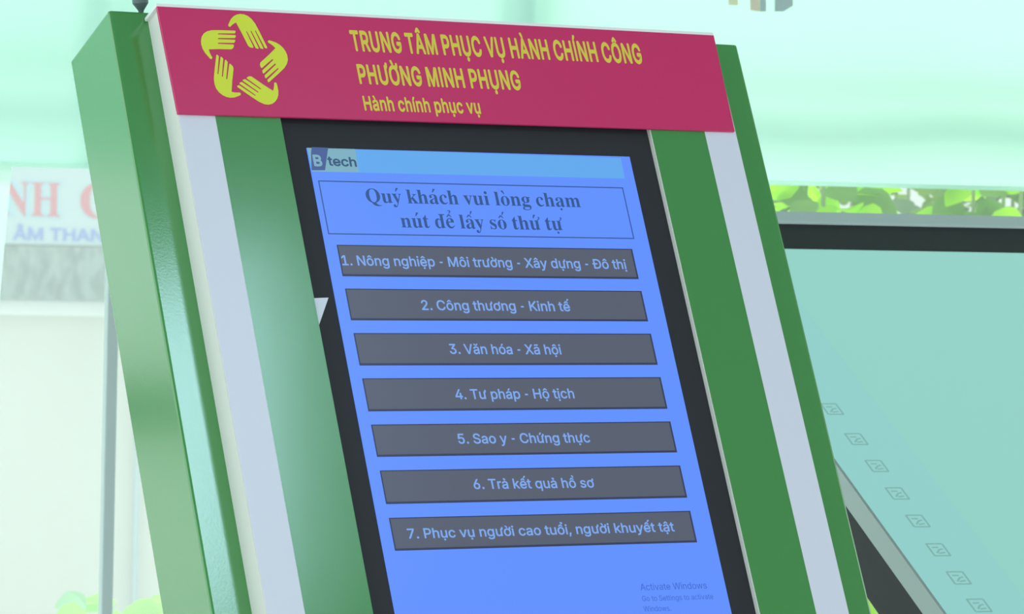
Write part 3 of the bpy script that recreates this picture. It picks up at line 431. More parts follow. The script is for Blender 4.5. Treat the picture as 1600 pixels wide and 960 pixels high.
def text_mesh(body, fnt, weight=0.0, track=0.0):
    """filled lettering in em units; z counts thin layers (accents, heavier strokes) upward"""
    x = 0.0
    layers = [[], [], [], []]
    for ch in body:
        if ch == ' ':
            x += 0.19 if fnt == 'sans' else 0.17
            continue
        g = GLYPH['sans'].get(ch) if fnt == 'sans' else serif_glyph(ch)
        adv, sps = g
        par = []
        for i, s in enumerate(sps):
            h = [k for k, t in enumerate(sps) if k != i and turn(t) * turn(s) < 0 and all(inside((s[2 * q], s[2 * q + 1]), t) for q in range(len(s) // 2))]
            par.append(h[0] if h else None)
        outs = [i for i, p in enumerate(par) if p is None]
        for li, i in enumerate(outs):
            grp = [[v / 1000 for v in sps[k]] for k in [i] + [k for k, p in enumerate(par) if p == i]]
            v0, f0 = filled(grp)
            layers[min(li, 3)].append((x, v0, f0))
        x += adv / 1000 + track
    V, Fc = [], []
    reps = [(0, 0)] + ([(math.cos(k * math.pi / 4) * weight, math.sin(k * math.pi / 4) * weight) for k in range(8)] if weight else [])
    for li, gl in enumerate(layers):
        for gx, v0, f0 in gl:
            for k, (dx, dy) in enumerate(reps):
                o = len(V)
                V += [Vector((p.x + gx + dx, p.y + dy, li * 9 + k)) for p in v0]
                Fc += [tuple(q + o for q in f) for f in f0]
    return V, Fc

LAYER = 1.2e-5
CAPH = {'sans': 0.525, 'serif': 0.472}

def lettering(name, body, fnt, fn, A, B, cap, mat, w, parent=None, weight=0.012, depth=0.0, track=0.0):
    """text set from A to B (baseline ends in frame coordinates), capital height cap"""
    V, Fc = text_mesh(body, fnt, weight, track)
    x0 = min(v.x for v in V)
    x1 = max(v.x for v in V)
    k = cap / CAPH[fnt]
    out = []
    for v in V:
        t = (v.x - x0) / (x1 - x0)
        out.append(fn(A[0] + (B[0] - A[0]) * t, A[1] + (B[1] - A[1]) * t + v.y * k, w + v.z * LAYER))
    return new_obj(name, out, Fc, mat, parent)

# ------------------------------------------------------------------ the setting
YAW = math.radians(20)
WE = Vector((math.cos(YAW), math.sin(YAW), 0))       # along the window wall
WN = Vector((math.sin(YAW), -math.cos(YAW), 0))      # into the room
WP = Vector((0, 6.8, 0))

def wall(s, z, n):
    return WP + WE * s + WN * n + Vector((0, 0, z))

def wall_at(px, py, n=0.0):
    p = on_plane(px, py, WP + WN * n, WN)
    q = p - WP
    return q.dot(WE), p.z

def struct(o):
    o['kind'] = 'structure'
    return o

CEIL = 2.9
struct(new_obj('floor', [wall(-4.2, 0, 9), wall(4.2, 0, 9), wall(4.2, 0, -0.1), wall(-4.2, 0, -0.1),
                         wall(-4.2, -0.1, 9), wall(4.2, -0.1, 9), wall(4.2, -0.1, -0.1), wall(-4.2, -0.1, -0.1)], BOXF, MT['floor']))
struct(new_obj('ceiling', [wall(-4.2, CEIL, 9), wall(4.2, CEIL, 9), wall(4.2, CEIL, -0.1), wall(-4.2, CEIL, -0.1),
                           wall(-4.2, CEIL + .1, 9), wall(4.2, CEIL + .1, 9), wall(4.2, CEIL + .1, -0.1), wall(-4.2, CEIL + .1, -0.1)], BOXF, MT['ceiling']))
# glass front: hazy panes left, clear pane right
sj = 0.02
sm, _ = wall_at(166, 700)
struct(slab('window_1', wall, rect(-4.2, sj, 0.0, CEIL), -0.004, 0.004, MT['glass_hazy']))
struct(slab('window_2', wall, rect(sj, 4.2, 0.0, CEIL), -0.004, 0.004, MT['glass_clear']))
# slim metal glass edge (leans a hair in the photograph with the camera) and frame rails
struct(slab('trim_1', wall, rect(sm - 0.010, sm + 0.010, 0.0, CEIL), 0.006, 0.03, MT['alu'], bevel=0.002))
struct(slab('trim_2', wall, rect(sj - 0.02, sj + 0.02, 0.0, CEIL), 0.006, 0.03, MT['alu'], bevel=0.002))
struct(slab('trim_3', wall, rect(-4.2, 4.2, 1.695, 1.718), -0.035, -0.006, MT['alu'], bevel=0.003))
struct(slab('trim_4', wall, rect(-4.2, -1.582, 1.03, 1.11), 0.006, 0.04, MT['black_metal'], bevel=0.003))  # unseen dark rail, added for the dark band mirrored in the cabinet side
struct(slab('trim_5', wall, rect(-1.58, -1.545, 0.0, CEIL), 0.006, 0.04, MT['alu'], bevel=0.003))
# outside: terrace and the lower street
struct(slab('terrace_floor', wall, rect(-7, 9, -0.12, -0.02), -3.6, -0.11, MT['street']))
struct(slab('street_floor', wall, rect(-30, 30, -1.4, -1.2), -45, -3.6, MT['street']))

# roller blind across the whole front: a wavy sheet with a hem bar
def blind():
    root = empty('roller_blind', wall(0, 1.5, 0.05), YAW)
    tag(root, 'bright white translucent roller blind drawn down across the glass front', 'blind')
    V, Fc = [], []
    n = 120
    for i in range(n + 1):
        s = -4.1 + 8.2 * i / n
        wv = 0.003 * math.sin(s * 5.1) + 0.002 * math.sin(s * 13)
        for z in (1.505, 1.60, 1.72, 1.80, 2.2, 2.86):
            V.append(wall(s, z, 0.055 + wv * (2.86 - z)))
    for i in range(n):
        for k in range(5):
            a = i * 6 + k
            Fc.append((a, a + 6, a + 7, a + 1))
    new_obj('blind_fabric', V, Fc, MT['blind'], root, smooth=True)
    slab('hem_bar', wall, rect(-4.1, 4.1, 1.497, 1.505), 0.052, 0.060, MT['curtain'], root, bevel=0.002)
    ax = WE
    lathe('roller_tube', [(0.001, 0), (0.03, 0), (0.03, 8.2), (0.001, 8.2)], wall(-4.1, 2.865, 0.055), ax, MT['alu'], root, n=20)
blind()

# ------------------------------------------------------------------ ceiling lamp reflected in the kiosk, and an added fill panel
def ceiling_lamp(label, cx, cy, ang, ln, wd):
    root = empty('ceiling_light', (cx, cy, CEIL), ang)
    tag(root, label, 'ceiling light', 'ceiling light panels')
    ca, sa = math.cos(ang), math.sin(ang)
    fn = lambda a, b, w: Vector((cx + a * ca - b * sa, cy + a * sa + b * ca, CEIL - 0.001 - w))
    slab('lamp_housing', fn, rect(-ln / 2 - .02, ln / 2 + .02, -wd / 2 - .02, wd / 2 + .02), 0.0, 0.03, MT['shop_rail'], root, bevel=0.004)
    slab('diffuser', fn, rect(-ln / 2, ln / 2, -wd / 2, wd / 2), 0.03, 0.034, MT['lamp'], root)
ceiling_lamp('white framed light panel on the ceiling right of the kiosk', 1.22, 2.95, math.radians(-44), 0.86, 0.34)
ceiling_lamp('added fill light panel on the ceiling left of the kiosk, out of view', -2.0, 2.9, math.radians(20), 1.2, 0.6)  # unseen lamp added to brighten the kiosk's left side

# ------------------------------------------------------------------ the kiosk
KR = Matrix(((0.8804648203879536, -0.2115220154823007, 0.42431136801353103),
             (0.4741114848421295, 0.3928141361767171, -0.787981823623192),
             (0.0, 0.8949611675296563, 0.44614404469179586)))
KT = Vector((-0.22082189245984496, 4.033261827197026, 1.5258684976026085))
KN = KR.col[2].copy()

def K(u, v, w):
    return KT + KR @ Vector((u, v, w))

def uv(px, py, w=0.0):
    q = on_plane(px, py, KT + KN * w, KN) - KT
    return q.dot(KR.col[0]), q.dot(KR.col[1])

def v_floor(w, z):
    return (z - KT.z - KR[2][2] * w) / KR[2][1]

KYAW = math.atan2(KR[1][0], KR[0][0])
kbase = K(0.2, v_floor(-0.09, 0.0), -0.09)
kiosk = empty('queue_ticket_kiosk', (kbase.x, kbase.y, 0), KYAW)
tag(kiosk, 'green and white leaning queue ticket kiosk with crimson header and blue touch screen', 'kiosk')

# cabinet: deep green slab cut level at the foot
WF, WB = -0.032, -0.150
uL, uR = -0.1825, 0.5900
prof = [(WF, 1), (WB, 1), (WB, 0), (WF, 0)]
vt = {uL: 0.1722, uR: 0.1640}
V = []
for u in (uL, uR):
    V += [K(u, vt[u], WF), K(u, vt[u], WB), K(u, v_floor(WB, 0.03), WB), K(u, v_floor(WF, 0.03), WF)]
new_obj('cabinet', V, [(0, 1, 2, 3), (7, 6, 5, 4), (0, 4, 5, 1), (1, 5, 6, 2), (2, 6, 7, 3), (3, 7, 4, 0)], MT['green'], kiosk, bevel=0.003)

# front panel: white board with an opening for the monitor
pL, pR = -0.1396, 0.5381
oL, oR = uv(437, 182, 0)[0], uv(1015.5, 205, 0)[0]
oT, oB = 0.060, -0.74
pT = 0.1600
vb = v_floor(0, 0.25)
pieces = []
for q in (rect(pL, oL, vb, pT), rect(oR, pR, vb, pT), rect(oL, oR, oT, pT), rect(oL, oR, vb, oB)):
    pieces.append((hull(K, q, WF, 0.0), BOXF, 0))
V, Fc, Kx = combine(pieces)
new_obj('front_panel', V, Fc, MT['cream'], kiosk)
gL0, gR1 = uv(335, 178, 0)[0], uv(1100, 205, 0)[0]
TH = 0.0007
slab('white_stripe', K, rect(pL + .001, gL0, vb, pT - .002), 0.0, TH, MT['white'], kiosk)
slab('white_stripe', K, rect(gR1, pR - .0005, vb, pT - .002), 0.0, TH, MT['white'], kiosk)
slab('green_stripe', K, rect(gL0, oL, vb, pT - .002), 0.0, TH, MT['green_film'], kiosk)
slab('green_stripe', K, rect(oR + 0.0012, gR1, vb, pT - .002), 0.0, TH, MT['green_film'], kiosk)
slab('green_stripe', K, rect(oL, oR, vb, oB), 0.0, TH, MT['green_film'], kiosk)

# header board with thickness, its corners as they stand a little proud of the panel
hq = [uv(278, 177.5, .004), uv(1148.5, 205.5, .004), uv(1115.5, 55, .004), uv(245, 9.5, .004)]
header = new_obj('header_sign', hull(K, hq, 0.0008, 0.004), BOXF, MT['red'], kiosk, bevel=0.0004, seg=1)
# pale rim of the header board along its top
hr = [hq[3], hq[2], (hq[2][0] - .0005, hq[2][1] + .0035), (hq[3][0], hq[3][1] + .0035)]
new_obj('header_edge', hull(K, hr, -0.030, 0.0036), BOXF, MT['shop_rail'], kiosk)

def KL(name, body, fnt, A, B, cap_px, mat, w, parent, weight, depth=0.0, track=0.0):
    a, b = uv(*A, w), uv(*B, w)
    c = uv(A[0] - 0.19 * cap_px, A[1] - cap_px, w)
    return lettering(name, body, fnt, K, a, b, c[1] - a[1], mat, w, parent, weight, depth, track)

KL('lettering', 'TRUNG TÂM PHỤC VỤ HÀNH CHÍNH CÔNG', 'sans', (551, 78.5), (1005, 99), 31, MT['yellow'], 0.0041, header, 0.026, 0.0, 0.03)
KL('lettering', 'PHƯỜNG MINH PHỤNG', 'sans', (562, 130), (815.5, 140), 29.5, MT['yellow'], 0.0041, header, 0.026, 0.0, 0.03)
KL('lettering', 'Hành chính phục vụ', 'sans', (570, 172), (752, 177.5), 22, MT['yellow'], 0.0041, header, 0.022, 0.0, 0.02)

# emblem: five hands turning round a star-shaped gap
def hand_outline():
    # crop pixels of the leftmost hand (scale 5.335, origin 280,0)
    pts = [(340, 253), (462, 257), (470, 263), (464, 279), (322, 279), (322, 288), (466, 294), (472, 301), (464, 318), (322, 318), (322, 328),
           (462, 333), (468, 341), (458, 358), (322, 357), (322, 367), (452, 373), (456, 383), (448, 404), (434, 412),
           (330, 410), (245, 412), (252, 436), (264, 462), (276, 482), (270, 493), (258, 490), (238, 468), (214, 440), (194, 405), (183, 370),
           (181, 340), (187, 308), (204, 280), (230, 263), (270, 253)]
    return [uv(280 + x / 5.335, y / 5.335, 0.0041) for x, y in pts]
cxy = uv(280 + 548 / 5.335, 505 / 5.335, 0.0041)
ho = hand_outline()
for k in range(5):
    a = -math.radians(72 * k)
    ST = 1.10                                   # the print is a little taller than wide
    pl = [(cxy[0] + (x - cxy[0]) * math.cos(a) - (y - cxy[1]) / ST * math.sin(a),
           cxy[1] + ((x - cxy[0]) * math.sin(a) + (y - cxy[1]) / ST * math.cos(a)) * ST) for x, y in ho]
    # fill through a curve so the slits between the fingers stay open
    cu = bpy.data.curves.new('hand', 'CURVE')
    cu.dimensions = '2D'
    cu.fill_mode = 'BOTH'
    sp = cu.splines.new('POLY')
    sp.points.add(len(pl) - 1)
    for i, (x, y) in enumerate(pl):
        sp.points[i].co = (x * 100, y * 100, 0, 1)
    sp.use_cyclic_u = True
    ob = bpy.data.objects.new('hand', cu)
    COL.objects.link(ob)
    me = bpy.data.meshes.new_from_object(ob.evaluated_get(bpy.context.evaluated_depsgraph_get()))
    vv = [(v.co.x / 100, v.co.y / 100) for v in me.vertices]
    ff = [tuple(p.vertices) for p in me.polygons]
    bpy.data.objects.remove(ob)
    n = len(vv)
    rim = []
    ne = len(pl)
    V = [K(x, y, 0.0045) for x, y in vv] + [K(x, y, 0.0045) for x, y in pl] + [K(x, y, 0.0040) for x, y in pl]
    rim = [(n + i, n + (i + 1) % ne, n + ne + (i + 1) % ne, n + ne + i) for i in range(ne)]
    new_obj('hand_emblem', V, ff + rim, MT['lime'], header)

# monitor: black bezel set into the opening, lit screen, drawn content
WS = -0.005
sTL, sTR = uv(478.5, 229.5, WS), uv(984, 246.5, WS)
sL, sR, sT = sTL[0], sTR[0], (sTL[1] + sTR[1]) / 2
sB = sT - (sR - sL) * 16 / 9
slab('monitor_bezel', K, rect(oL + .0003, oR - .0003, oB + .0005, oT - .0005), -0.030, WS - 0.0006, MT['bezel'], kiosk)
screen = slab('touch_screen', K, rect(sL, sR, sB, sT), WS - 0.0006, WS, MT['screen_blue'], kiosk)
E1 = WS + 0.0002
tq = [uv(487, 268, E1), uv(976, 279, E1), uv(970, 247, E1), uv(480, 231, E1)]
new_obj('toolbar', hull(K, tq, WS, E1), BOXF, MT['toolbar'], screen)
lq = [uv(489, 268, E1 + .0002), uv(560.5, 269, E1 + .0002), uv(555, 233, E1 + .0002), uv(480.5, 231, E1 + .0002)]
new_obj('logo_patch', hull(K, lq, E1, E1 + .0002), BOXF, MT['logo_bg'], screen)
def logo_block():
    w = E1 + .0004
    pl = [uv(x, y, w) for x, y in ((487, 266), (508, 266), (512, 236), (513, 231), (487, 230), (486, 240))]
    prism('logo_block', K, pl, E1 + .0002, w, MT['logo_blue'], screen)
    KL('logo_letter', 'B', 'sans', (491, 259), (504.5, 259.5), 17, MT['logo_bg'], w + .0001, screen, 0.03)
    KL('logo_letters', 'tech', 'sans', (513, 258.5), (558, 260.5), 14.5, MT['logo_text'], E1 + .0004, screen, 0.022)
logo_block()
# title box outline
bq = [uv(513.6, 365.8, E1), uv(990.3, 374, E1), uv(974.7, 294, E1), uv(496, 280.8, E1)]
bl, br = (bq[0][0] + bq[3][0]) / 2, (bq[1][0] + bq[2][0]) / 2
bb, bt = (bq[0][1] + bq[1][1]) / 2, (bq[2][1] + bq[3][1]) / 2
lw = 0.0013
pieces = [(hull(K, r, WS, E1), BOXF, 0) for r in (rect(bl, br, bb, bb + lw), rect(bl, br, bt - lw, bt), rect(bl, bl + lw, bb + lw, bt - lw), rect(br - lw, br, bb + lw, bt - lw))]
V, Fc, Kx = combine(pieces)
new_obj('title_box', V, Fc, MT['scr_line'], screen)
KL('title_text', 'Quý khách vui lòng chạm', 'serif', (573.7, 316.5), (908, 324), 22.5, MT['scr_text'], E1, screen, 0.0)
KL('title_text', 'nút để lấy số thứ tự', 'serif', (628, 355.5), (881, 360), 22.5, MT['scr_text'], E1, screen, 0.0)

DV, DU = uv(700, 550, WS)[1] - uv(700, 550, 0)[1], uv(700, 550, WS)[0] - uv(700, 550, 0)[0]
rows = [(-.1127, -.1486, '1. Nông nghiệp - Môi trường - Xây dựng - Đô thị', (535, 414.5), (979.5, 420.5)),
        (-.1629, -.1988, '2. Công thương - Kinh tế', (659.7, 484.5), (891.8, 486.5)),
        (-.2134, -.2498, '3. Văn hóa - Xã hội', (703.5, 553), (877.9, 554)),
        (-.2644, -.3011, '4. Tư pháp - Hộ tịch', (712.5, 624), (898.2, 622.5)),
        (-.3159, -.3515, '5. Sao y - Chứng thực', (716.7, 693.5), (922.9, 691.5)),
        (-.3666, -.4033, '6. Trả kết quả hồ sơ', (741, 764.5), (929.2, 762)),
        (-.4184, -.4540, '7. Phục vụ người cao tuổi, người khuyết tật', (638, 842), (1054.6, 830.5))]
r0, r1 = 0.0143 + DU, 0.3701 + DU
for vt_, vb_, body, A, B in rows:
    t_, b_ = vt_ + DV, vb_ + DV
    e = 0.0022
    bx = [(hull(K, rect(r0, r1, b_, t_), WS, E1 + .0004), BOXF, 1),
          (hull(K, rect(r0 + e * .5, r1 - e, b_ + e, t_ - e * .6), E1 + .0004, E1 + .0007), BOXF, 0)]
    V, Fc, Kx = combine(bx)
    btn = new_obj('menu_button', V, Fc, [MT['btn'], MT['btn_edge']], screen, fmat=Kx)
    KL('button_text', body, 'sans', A, B, 15.5, MT['btn_text'], E1 + .0009, screen, 0.014)
KL('system_notice', 'Activate Windows', 'sans', (1001.4, 923), (1105, 920), 10.5, MT['notice'], E1, screen, 0.004)
KL('system_notice', 'Go to Settings to activate', 'sans', (1004, 940), (1115, 936.5), 8.5, MT['notice'], E1, screen, 0.002)
KL('system_notice', 'Windows.', 'sans', (1006.4, 956), (1049, 955), 8.5, MT['notice'], E1, screen, 0.002)

# folded white sticker corner on the bezel
prism('white_sticker', K, [uv(488.5, 465, .001), uv(514.5, 464, .001), uv(498, 512, .001)], WS - .0006, -0.001, MT['sticker'], kiosk)

# small upright on the top face
ub, vbb = uv(220, 19, -0.042)
topc = K(ub, 0.1718, -0.042)
upz = Vector((0, 0, 1))
lathe('antenna', [(0.001, 0), (0.006, 0), (0.006, .002), (0.0025, .003), (0.003, .006), (0.0085, .014), (0.009, .05), (0.004, .055), (0.001, .055)], topc - upz * 0.0005, Vector((-.1, 0, 1)), MT['antenna'], kiosk, n=20)

# floor plate and rear strut
def KF(a, b, w):
    return Vector((kbase.x, kbase.y, 0)) + Vector((math.cos(KYAW), math.sin(KYAW), 0)) * a + Vector((-math.sin(KYAW), math.cos(KYAW), 0)) * b + Vector((0, 0, w))
slab('base_plate', KF, rect(-0.40, 0.42, -0.14, 0.72), 0.0, 0.03, MT['black_metal'], kiosk, bevel=0.004)
mid = K(0.2, -0.75, WB)
hz = mid.z
bof = (mid - KF(0, 0, 0)).dot(Vector((-math.sin(KYAW), math.cos(KYAW), 0)))
V = [KF(-.06, bof - .01, hz), KF(.08, bof - .01, hz), KF(.08, bof + .05, hz + .1), KF(-.06, bof + .05, hz + .1),
     KF(-.06, .56, .03), KF(.08, .56, .03), KF(.08, .64, .03), KF(-.06, .64, .03)]
new_obj('rear_strut', V, BOXF, MT['black_metal'], kiosk)

# ------------------------------------------------------------------ slanted touch table
PS, BE = math.radians(20), math.radians(26)
TE1 = Vector((math.cos(PS), math.sin(PS), 0))
TE2 = Vector((math.cos(BE) * math.sin(PS), -math.cos(BE) * math.cos(PS), -math.sin(BE)))
TN = TE1.cross(-TE2).normalized()
T0 = at(1218, 351, 5.4)
# slide the corner along the top edge until the left edge runs through the photographed line
q = on_plane(1390, 836, T0, TN) - T0
corner = T0 + TE1 * q.dot(TE1)
def T(a, b, w):
    return corner + TE1 * a + TE2 * b + TN * w
def tab(px, py, w=0.0):
    p = on_plane(px, py, corner + TN * w, TN) - corner
    return p.dot(TE1), p.dot(TE2)
TW, TL = 1.05, 1.12
foot = T(TW / 2, TL / 2, 0)
table = empty('touch_table', (foot.x, foot.y, 0), PS)
tag(table, 'slanted pale teal touch table with black housing standing behind the kiosk', 'touch table')
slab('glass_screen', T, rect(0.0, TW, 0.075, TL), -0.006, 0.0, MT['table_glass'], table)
slab('reflection_strip', T, rect(0.0, 0.115, 0.08, TL - .01), 0.0, 0.0003, MT['table_reflection'], table)  # bluish reflection on the glass, painted as a thin glowing strip
slab('black_band', T, rect(0.0, TW, 0.0, 0.075), -0.006, 0.001, MT['black_metal'], table)  # plain black band across the table's upper edge
slab('rear_trim', T, rect(-0.004, TW, -0.035, 0.0), -0.03, 0.004, MT['alu'], table, bevel=0.0015)  # lighter metal than edge_trim: its brighter reflection put into the colour
slab('edge_trim', T, rect(-0.004, 0.0, 0.0, TL), -0.030, 0.0, MT['steel'], table)
slab('housing', T, rect(-0.003, TW, -0.03, TL), -0.098, -0.030, MT['black_metal'], table, bevel=0.002)
def TF(a, b, w):
    return Vector((foot.x, foot.y, w)) + Vector((TE1.x, TE1.y, 0)) * a + Vector((-TE1.y, TE1.x, 0)) * b
zc = foot.z - 0.11
slab('pedestal', TF, rect(0.02, 0.34, -0.14, 0.14), 0.03, zc + .02, MT['black_metal'], table, bevel=0.004)
slab('base_plate', TF, rect(-0.20, 0.48, -0.38, 0.38), 0.0, 0.03, MT['black_metal'], table, bevel=0.004)
# row of small line icons beside the left edge
def icon(a, b, sc):
    w = 0.0006
    def line(p, q, t):
        d = Vector((q[0] - p[0], q[1] - p[1], 0)).normalized() * t
        n = (-d.y, d.x)
        return [(p[0] + n[0], p[1] + n[1]), (q[0] + n[0], q[1] + n[1]), (q[0] - n[0], q[1] - n[1]), (p[0] - n[0], p[1] - n[1])]
    x, y = 0.0125 * sc, 0.016 * sc
    segs = [((-x, -y), (x, -y)), ((x, -y), (x, y)), ((x, y), (-x, y)), ((-x, y), (-x, -y)),
            ((-x * .45, y * .55), (x * .1, 0)), ((x * .1, 0), (x * .6, -y * .15)), ((-x * .2, y * .6), (x * .6, y * .45)), ((-x * .6, -y * .4), (x * .2, -y * .4))]
    pc = [(hull(T, [(a + p[0], b + p[1]) for p in line(s, e, 0.0013)], 0.0003, w), BOXF, 0) for s, e in segs]
    V, Fc, Kx = combine(pc)
    new_obj('icon', V, Fc, MT['icon'], table)
for px, py in ((1338, 687), (1370, 729), (1402, 772), (1434, 815), (1466, 860), (1498, 904), (1530, 947), (1300, 640)):
    a, b = tab(px, py)
    icon(a, b, 0.85)

# ------------------------------------------------------------------ shop across the street
SY = math.radians(12)
SE = Vector((math.cos(SY), math.sin(SY), 0))
SN = Vector((math.sin(SY), -math.cos(SY), 0))
SP = Vector((-2.2, 18.0, 0))
def SH(s, z, n):
    return SP + SE * s + SN * n + Vector((0, 0, z))
def sh_at(px, py, n=0.0):
    p = on_plane(px, py, SP + SN * n, SN)
    q = p - SP
    return q.dot(SE), p.z
shop = empty('shop_building', (SP.x, SP.y, -1.2), SY)
tag(shop, 'pale shop across the street with red lettered sign above a cream shutter', 'shop')
zs_b = sh_at(80, 384, 0.3)[1]
za_b = sh_at(80, 469, 0.32)[1]
zr_b = sh_at(80, 492, 0.1)[1]
slab('shop_wall', SH, rect(-9, 6.0, -1.2, 4.5), -4.0, 0.0, MT['shop_wall'], shop)
s_end = sh_at(168, 430, 0.3)[0] + 1.2
sign = slab('signboard', SH, rect(-4.0, s_end, zs_b, zs_b + 0.75), 0.16, 0.30, MT['sign_white'], shop, bevel=0.01)
slab('awning', SH, rect(-4.0, s_end, za_b, zs_b - 0.005), 0.10, 0.32, MT['awning'], shop)
slab('shutter_rail', SH, rect(-4.0, s_end, zr_b, za_b - .003), 0.0, 0.22, MT['shop_rail'], shop, bevel=0.01)
slab('shutter', SH, rect(-4.0, s_end, -1.2, zr_b), 0.0, 0.10, MT['shutter'], shop)
slab('downpipe', SH, rect(sh_at(203, 800)[0], sh_at(212, 800)[0], -1.2, zr_b - .02), 0.10, 0.16, MT['sign_white'], shop, bevel=0.01)
def SL(body, fnt, A, B, cap_px, mat, w, weight):
    a, b = sh_at(*A, w), sh_at(*B, w)
    c = sh_at(A[0], A[1] - cap_px, w)
    return lettering('sign_letters', body, fnt, SH, a, b, c[1] - a[1], mat, w, sign, weight)
SL('NH', 'serif', (5, 336), (97, 339), 55, MT['sign_halo'], 0.302, 0.03)
SL('NH', 'serif', (2, 336), (94, 339), 55, MT['sign_red'], 0.304, 0.0)
SL('C', 'serif', (125, 340), (177, 341), 56, MT['sign_red'], 0.304, 0.0)
SL('ÂM THANH', 'sans', (20, 374), (184, 378), 19, MT['sign_blue'], 0.304, 0.03)

# ------------------------------------------------------------------ cloth hanging below the blind at the left
def cloth():
    n = 0.072
    s1t, zt = wall_at(19, 250, n)
    s1b, zb = wall_at(0, 470, n)
    slope = (s1b - s1t) / (zb - zt)
    root = empty('hanging_cloth', wall(s1t - 0.25, 1.2, n), YAW)
    tag(root, 'plain white cloth hanging below the blind at the left edge beside the shop sign', 'cloth')
    V, Fc = [], []
    m = 40
    zz = [1.506 + (1.24 - 1.506) * k / 14 for k in range(15)]
    for z in zz:
        er = s1t + slope * (z - zt)
        for i in range(m + 1):
            t = i / m
            V.append(wall(er - 0.45 * (1 - t), z, n + 0.004 * math.sin(t * 30) * (1.506 - z) / .266))
    for k in range(14):
        for i in range(m):
            a = k * (m + 1) + i
            Fc.append((a, a + 1, a + m + 2, a + m + 1))
    new_obj('cloth_sheet', V, Fc, MT['curtain'], root, smooth=True)
    for s in (s1t - .06, s1t - .38):
        slab('clip', wall, rect(s - .012, s + .012, 1.490, 1.515), n - .008, n + .006, MT['shop_rail'], root, bevel=0.002)
cloth()

# ------------------------------------------------------------------ stickers
def sticker(label, poly, n0, n1, mat):
    o = prism('window_sticker', wall, [wall_at(x, y, n1) for x, y in poly], n0, n1, mat)
    tag(o, label, 'sticker', 'paper stickers at the top of the blind')
    return o
sticker('pale butter yellow sticker on the blind, leftmost of the row', [(1139, 8), (1153, 8), (1154, -60), (1138, -60)], 0.066, 0.068, MT['butter'])
sticker('tan paper sticker on the blind beside a grey one', [(1173, 16), (1187, 18), (1187, -60), (1171, -60)], 0.066, 0.068, MT['tan'])
sticker('narrow grey sticker directly right of the tan sticker', [(1188, 18), (1197, 18), (1197, -60), (1188, -60)], 0.066, 0.068, MT['slate'])
sticker('wider grey sticker with a cut corner, rightmost of the row', [(1211, 18), (1224, 18), (1239, 9), (1239, -60), (1211, -60)], 0.066, 0.068, MT['slate'])

# ------------------------------------------------------------------ plants outside the glass
def leaf(c, d, nrm, L, Wd, rng):
    """a bent oval leaf: 3 rows along the midrib"""
    d = d.normalized()
    s = d.cross(nrm).normalized()
    n = s.cross(d).normalized()
    V = []
    for t, wdt, dr in ((0, .12, 0), (.2, .72, .03), (.45, 1, .02), (.72, .8, -.05), (.92, .32, -.13), (1, .03, -.18)):
        p = c + d * (t * L) + n * (dr * L)
        V += [p - s * (Wd * .5 * wdt) + n * (.10 * Wd * wdt), p, p + s * (Wd * .5 * wdt) + n * (.10 * Wd * wdt)]
    Fc = []
    for k in range(5):
        a = k * 3
        Fc += [(a, a + 1, a + 4, a + 3), (a + 1, a + 2, a + 5, a + 4)]
    return V, Fc, 0

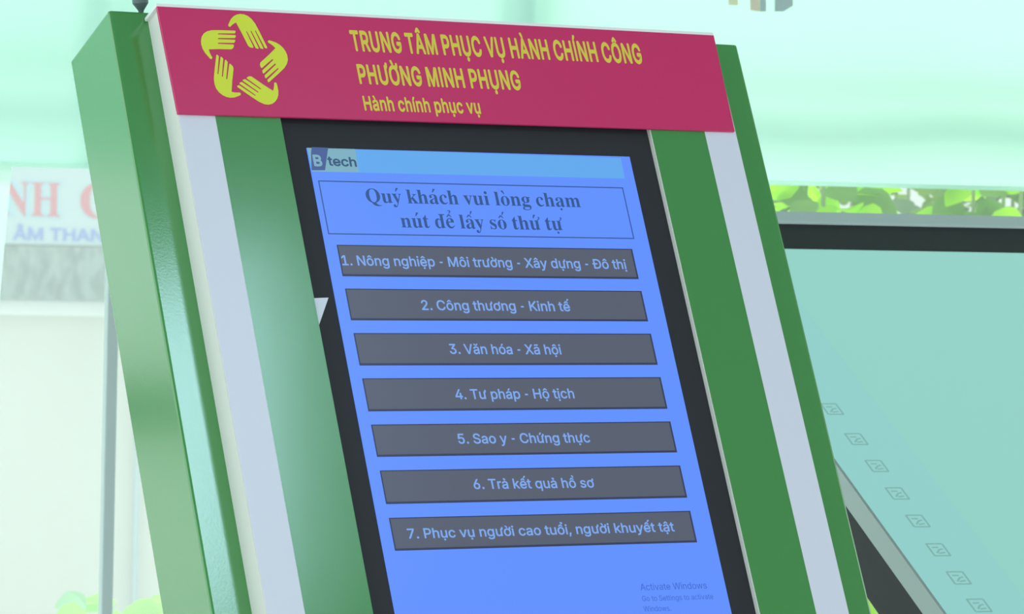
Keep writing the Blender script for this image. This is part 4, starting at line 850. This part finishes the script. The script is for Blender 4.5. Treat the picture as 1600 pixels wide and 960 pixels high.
def shrub(label, base, h, rad, nleaf, lsz, mat, seed, z0=0.3, mix=0.3):
    rng = random.Random(seed)
    root = empty('leafy_shrub', base)
    tag(root, label, 'shrub', 'shrubs outside the glass')
    base = Vector(base)
    pc = []
    for i in range(nleaf):
        t = rng.random()
        z = z0 + (h - z0) * t
        a = rng.random() * 6.283
        r = rad * math.sqrt(rng.random()) * (1 - .35 * max(0, t - .6))
        c = base + Vector((math.cos(a) * r, math.sin(a) * r, z))
        d = Vector((math.cos(a + rng.uniform(-1, 1)), math.sin(a + rng.uniform(-1, 1)), rng.uniform(-.7, .6)))
        nn = Vector((rng.uniform(-.6, .6), rng.uniform(-1.2, .1), rng.uniform(.2, 1)))
        sz = lsz * rng.uniform(.7, 1.3)
        v_, f_, _ = leaf(c, d, nn, sz, sz * .8, rng)
        pc.append((v_, f_, 1 if rng.random() < mix else 0))
    V, Fc, Kx = combine(pc)
    new_obj('foliage', V, Fc, mat, root, smooth=True, fmat=Kx)
    for k in range(4):
        a = k * 1.57 + seed
        top = base + Vector((math.cos(a) * rad * .6, math.sin(a) * rad * .6, h * .93))
        st = base + Vector((math.cos(a) * .02, math.sin(a) * .02, .2))
        lathe('stem', [(0.009, 0), (0.007, (top - st).length * .5), (0.004, (top - st).length)], st, top - st, MT['stem'], root, n=8)
    lathe('pot', [(0.10, 0), (0.14, .24), (0.15, .24), (0.15, .27), (0.13, .27), (0.125, .24), (0.01, .235)], base, (0, 0, 1), MT['pot'], root, n=24)

def terrace(px, Y):
    p = at(px, 300, Y)
    return (p.x, p.y, -0.02)
LB = [('lime round leaved shrub just right of the kiosk edge', 1290, 7.75, 1.66, .115, 300, .075, 'leaf_lime', 3),
      ('lime round leaved shrub at the right, above the dark table edge', 1545, 8.15, 1.63, .125, 300, .085, 'leaf_lime', 12)]
for lb, px, Y, h, rad, nl, ls, mt, sd_ in LB:
    shrub(lb, terrace(px, Y), h, rad, nl, ls, [MT[mt], MT['leaf_olive']], sd_, mix=.35)
for k, (px, lb) in enumerate(((1225, 'dull green shrub in the back row next to the kiosk'), (1600, 'dull green shrub in the back row at the right'))):
    shrub(lb, terrace(px, 8.85 + .10 * k), 1.75, .16, 480, .07, [MT['leaf_green'], MT['leaf_olive']], 40 + k)
shrub('pale bushy shrub in the back row seen between two lime shrubs', terrace(1410, 9.7), 1.80, .24, 600, .07, [MT['leaf_mid'], MT['leaf_green']], 44, mix=.5)
shrub('low pale lime plant at the bottom left, either side of the slim glass edge', terrace(196, 7.45), 0.672, .085, 46, .075, [MT['leaf_pale'], MT['leaf_mint']], 5, z0=0.5, mix=.2)
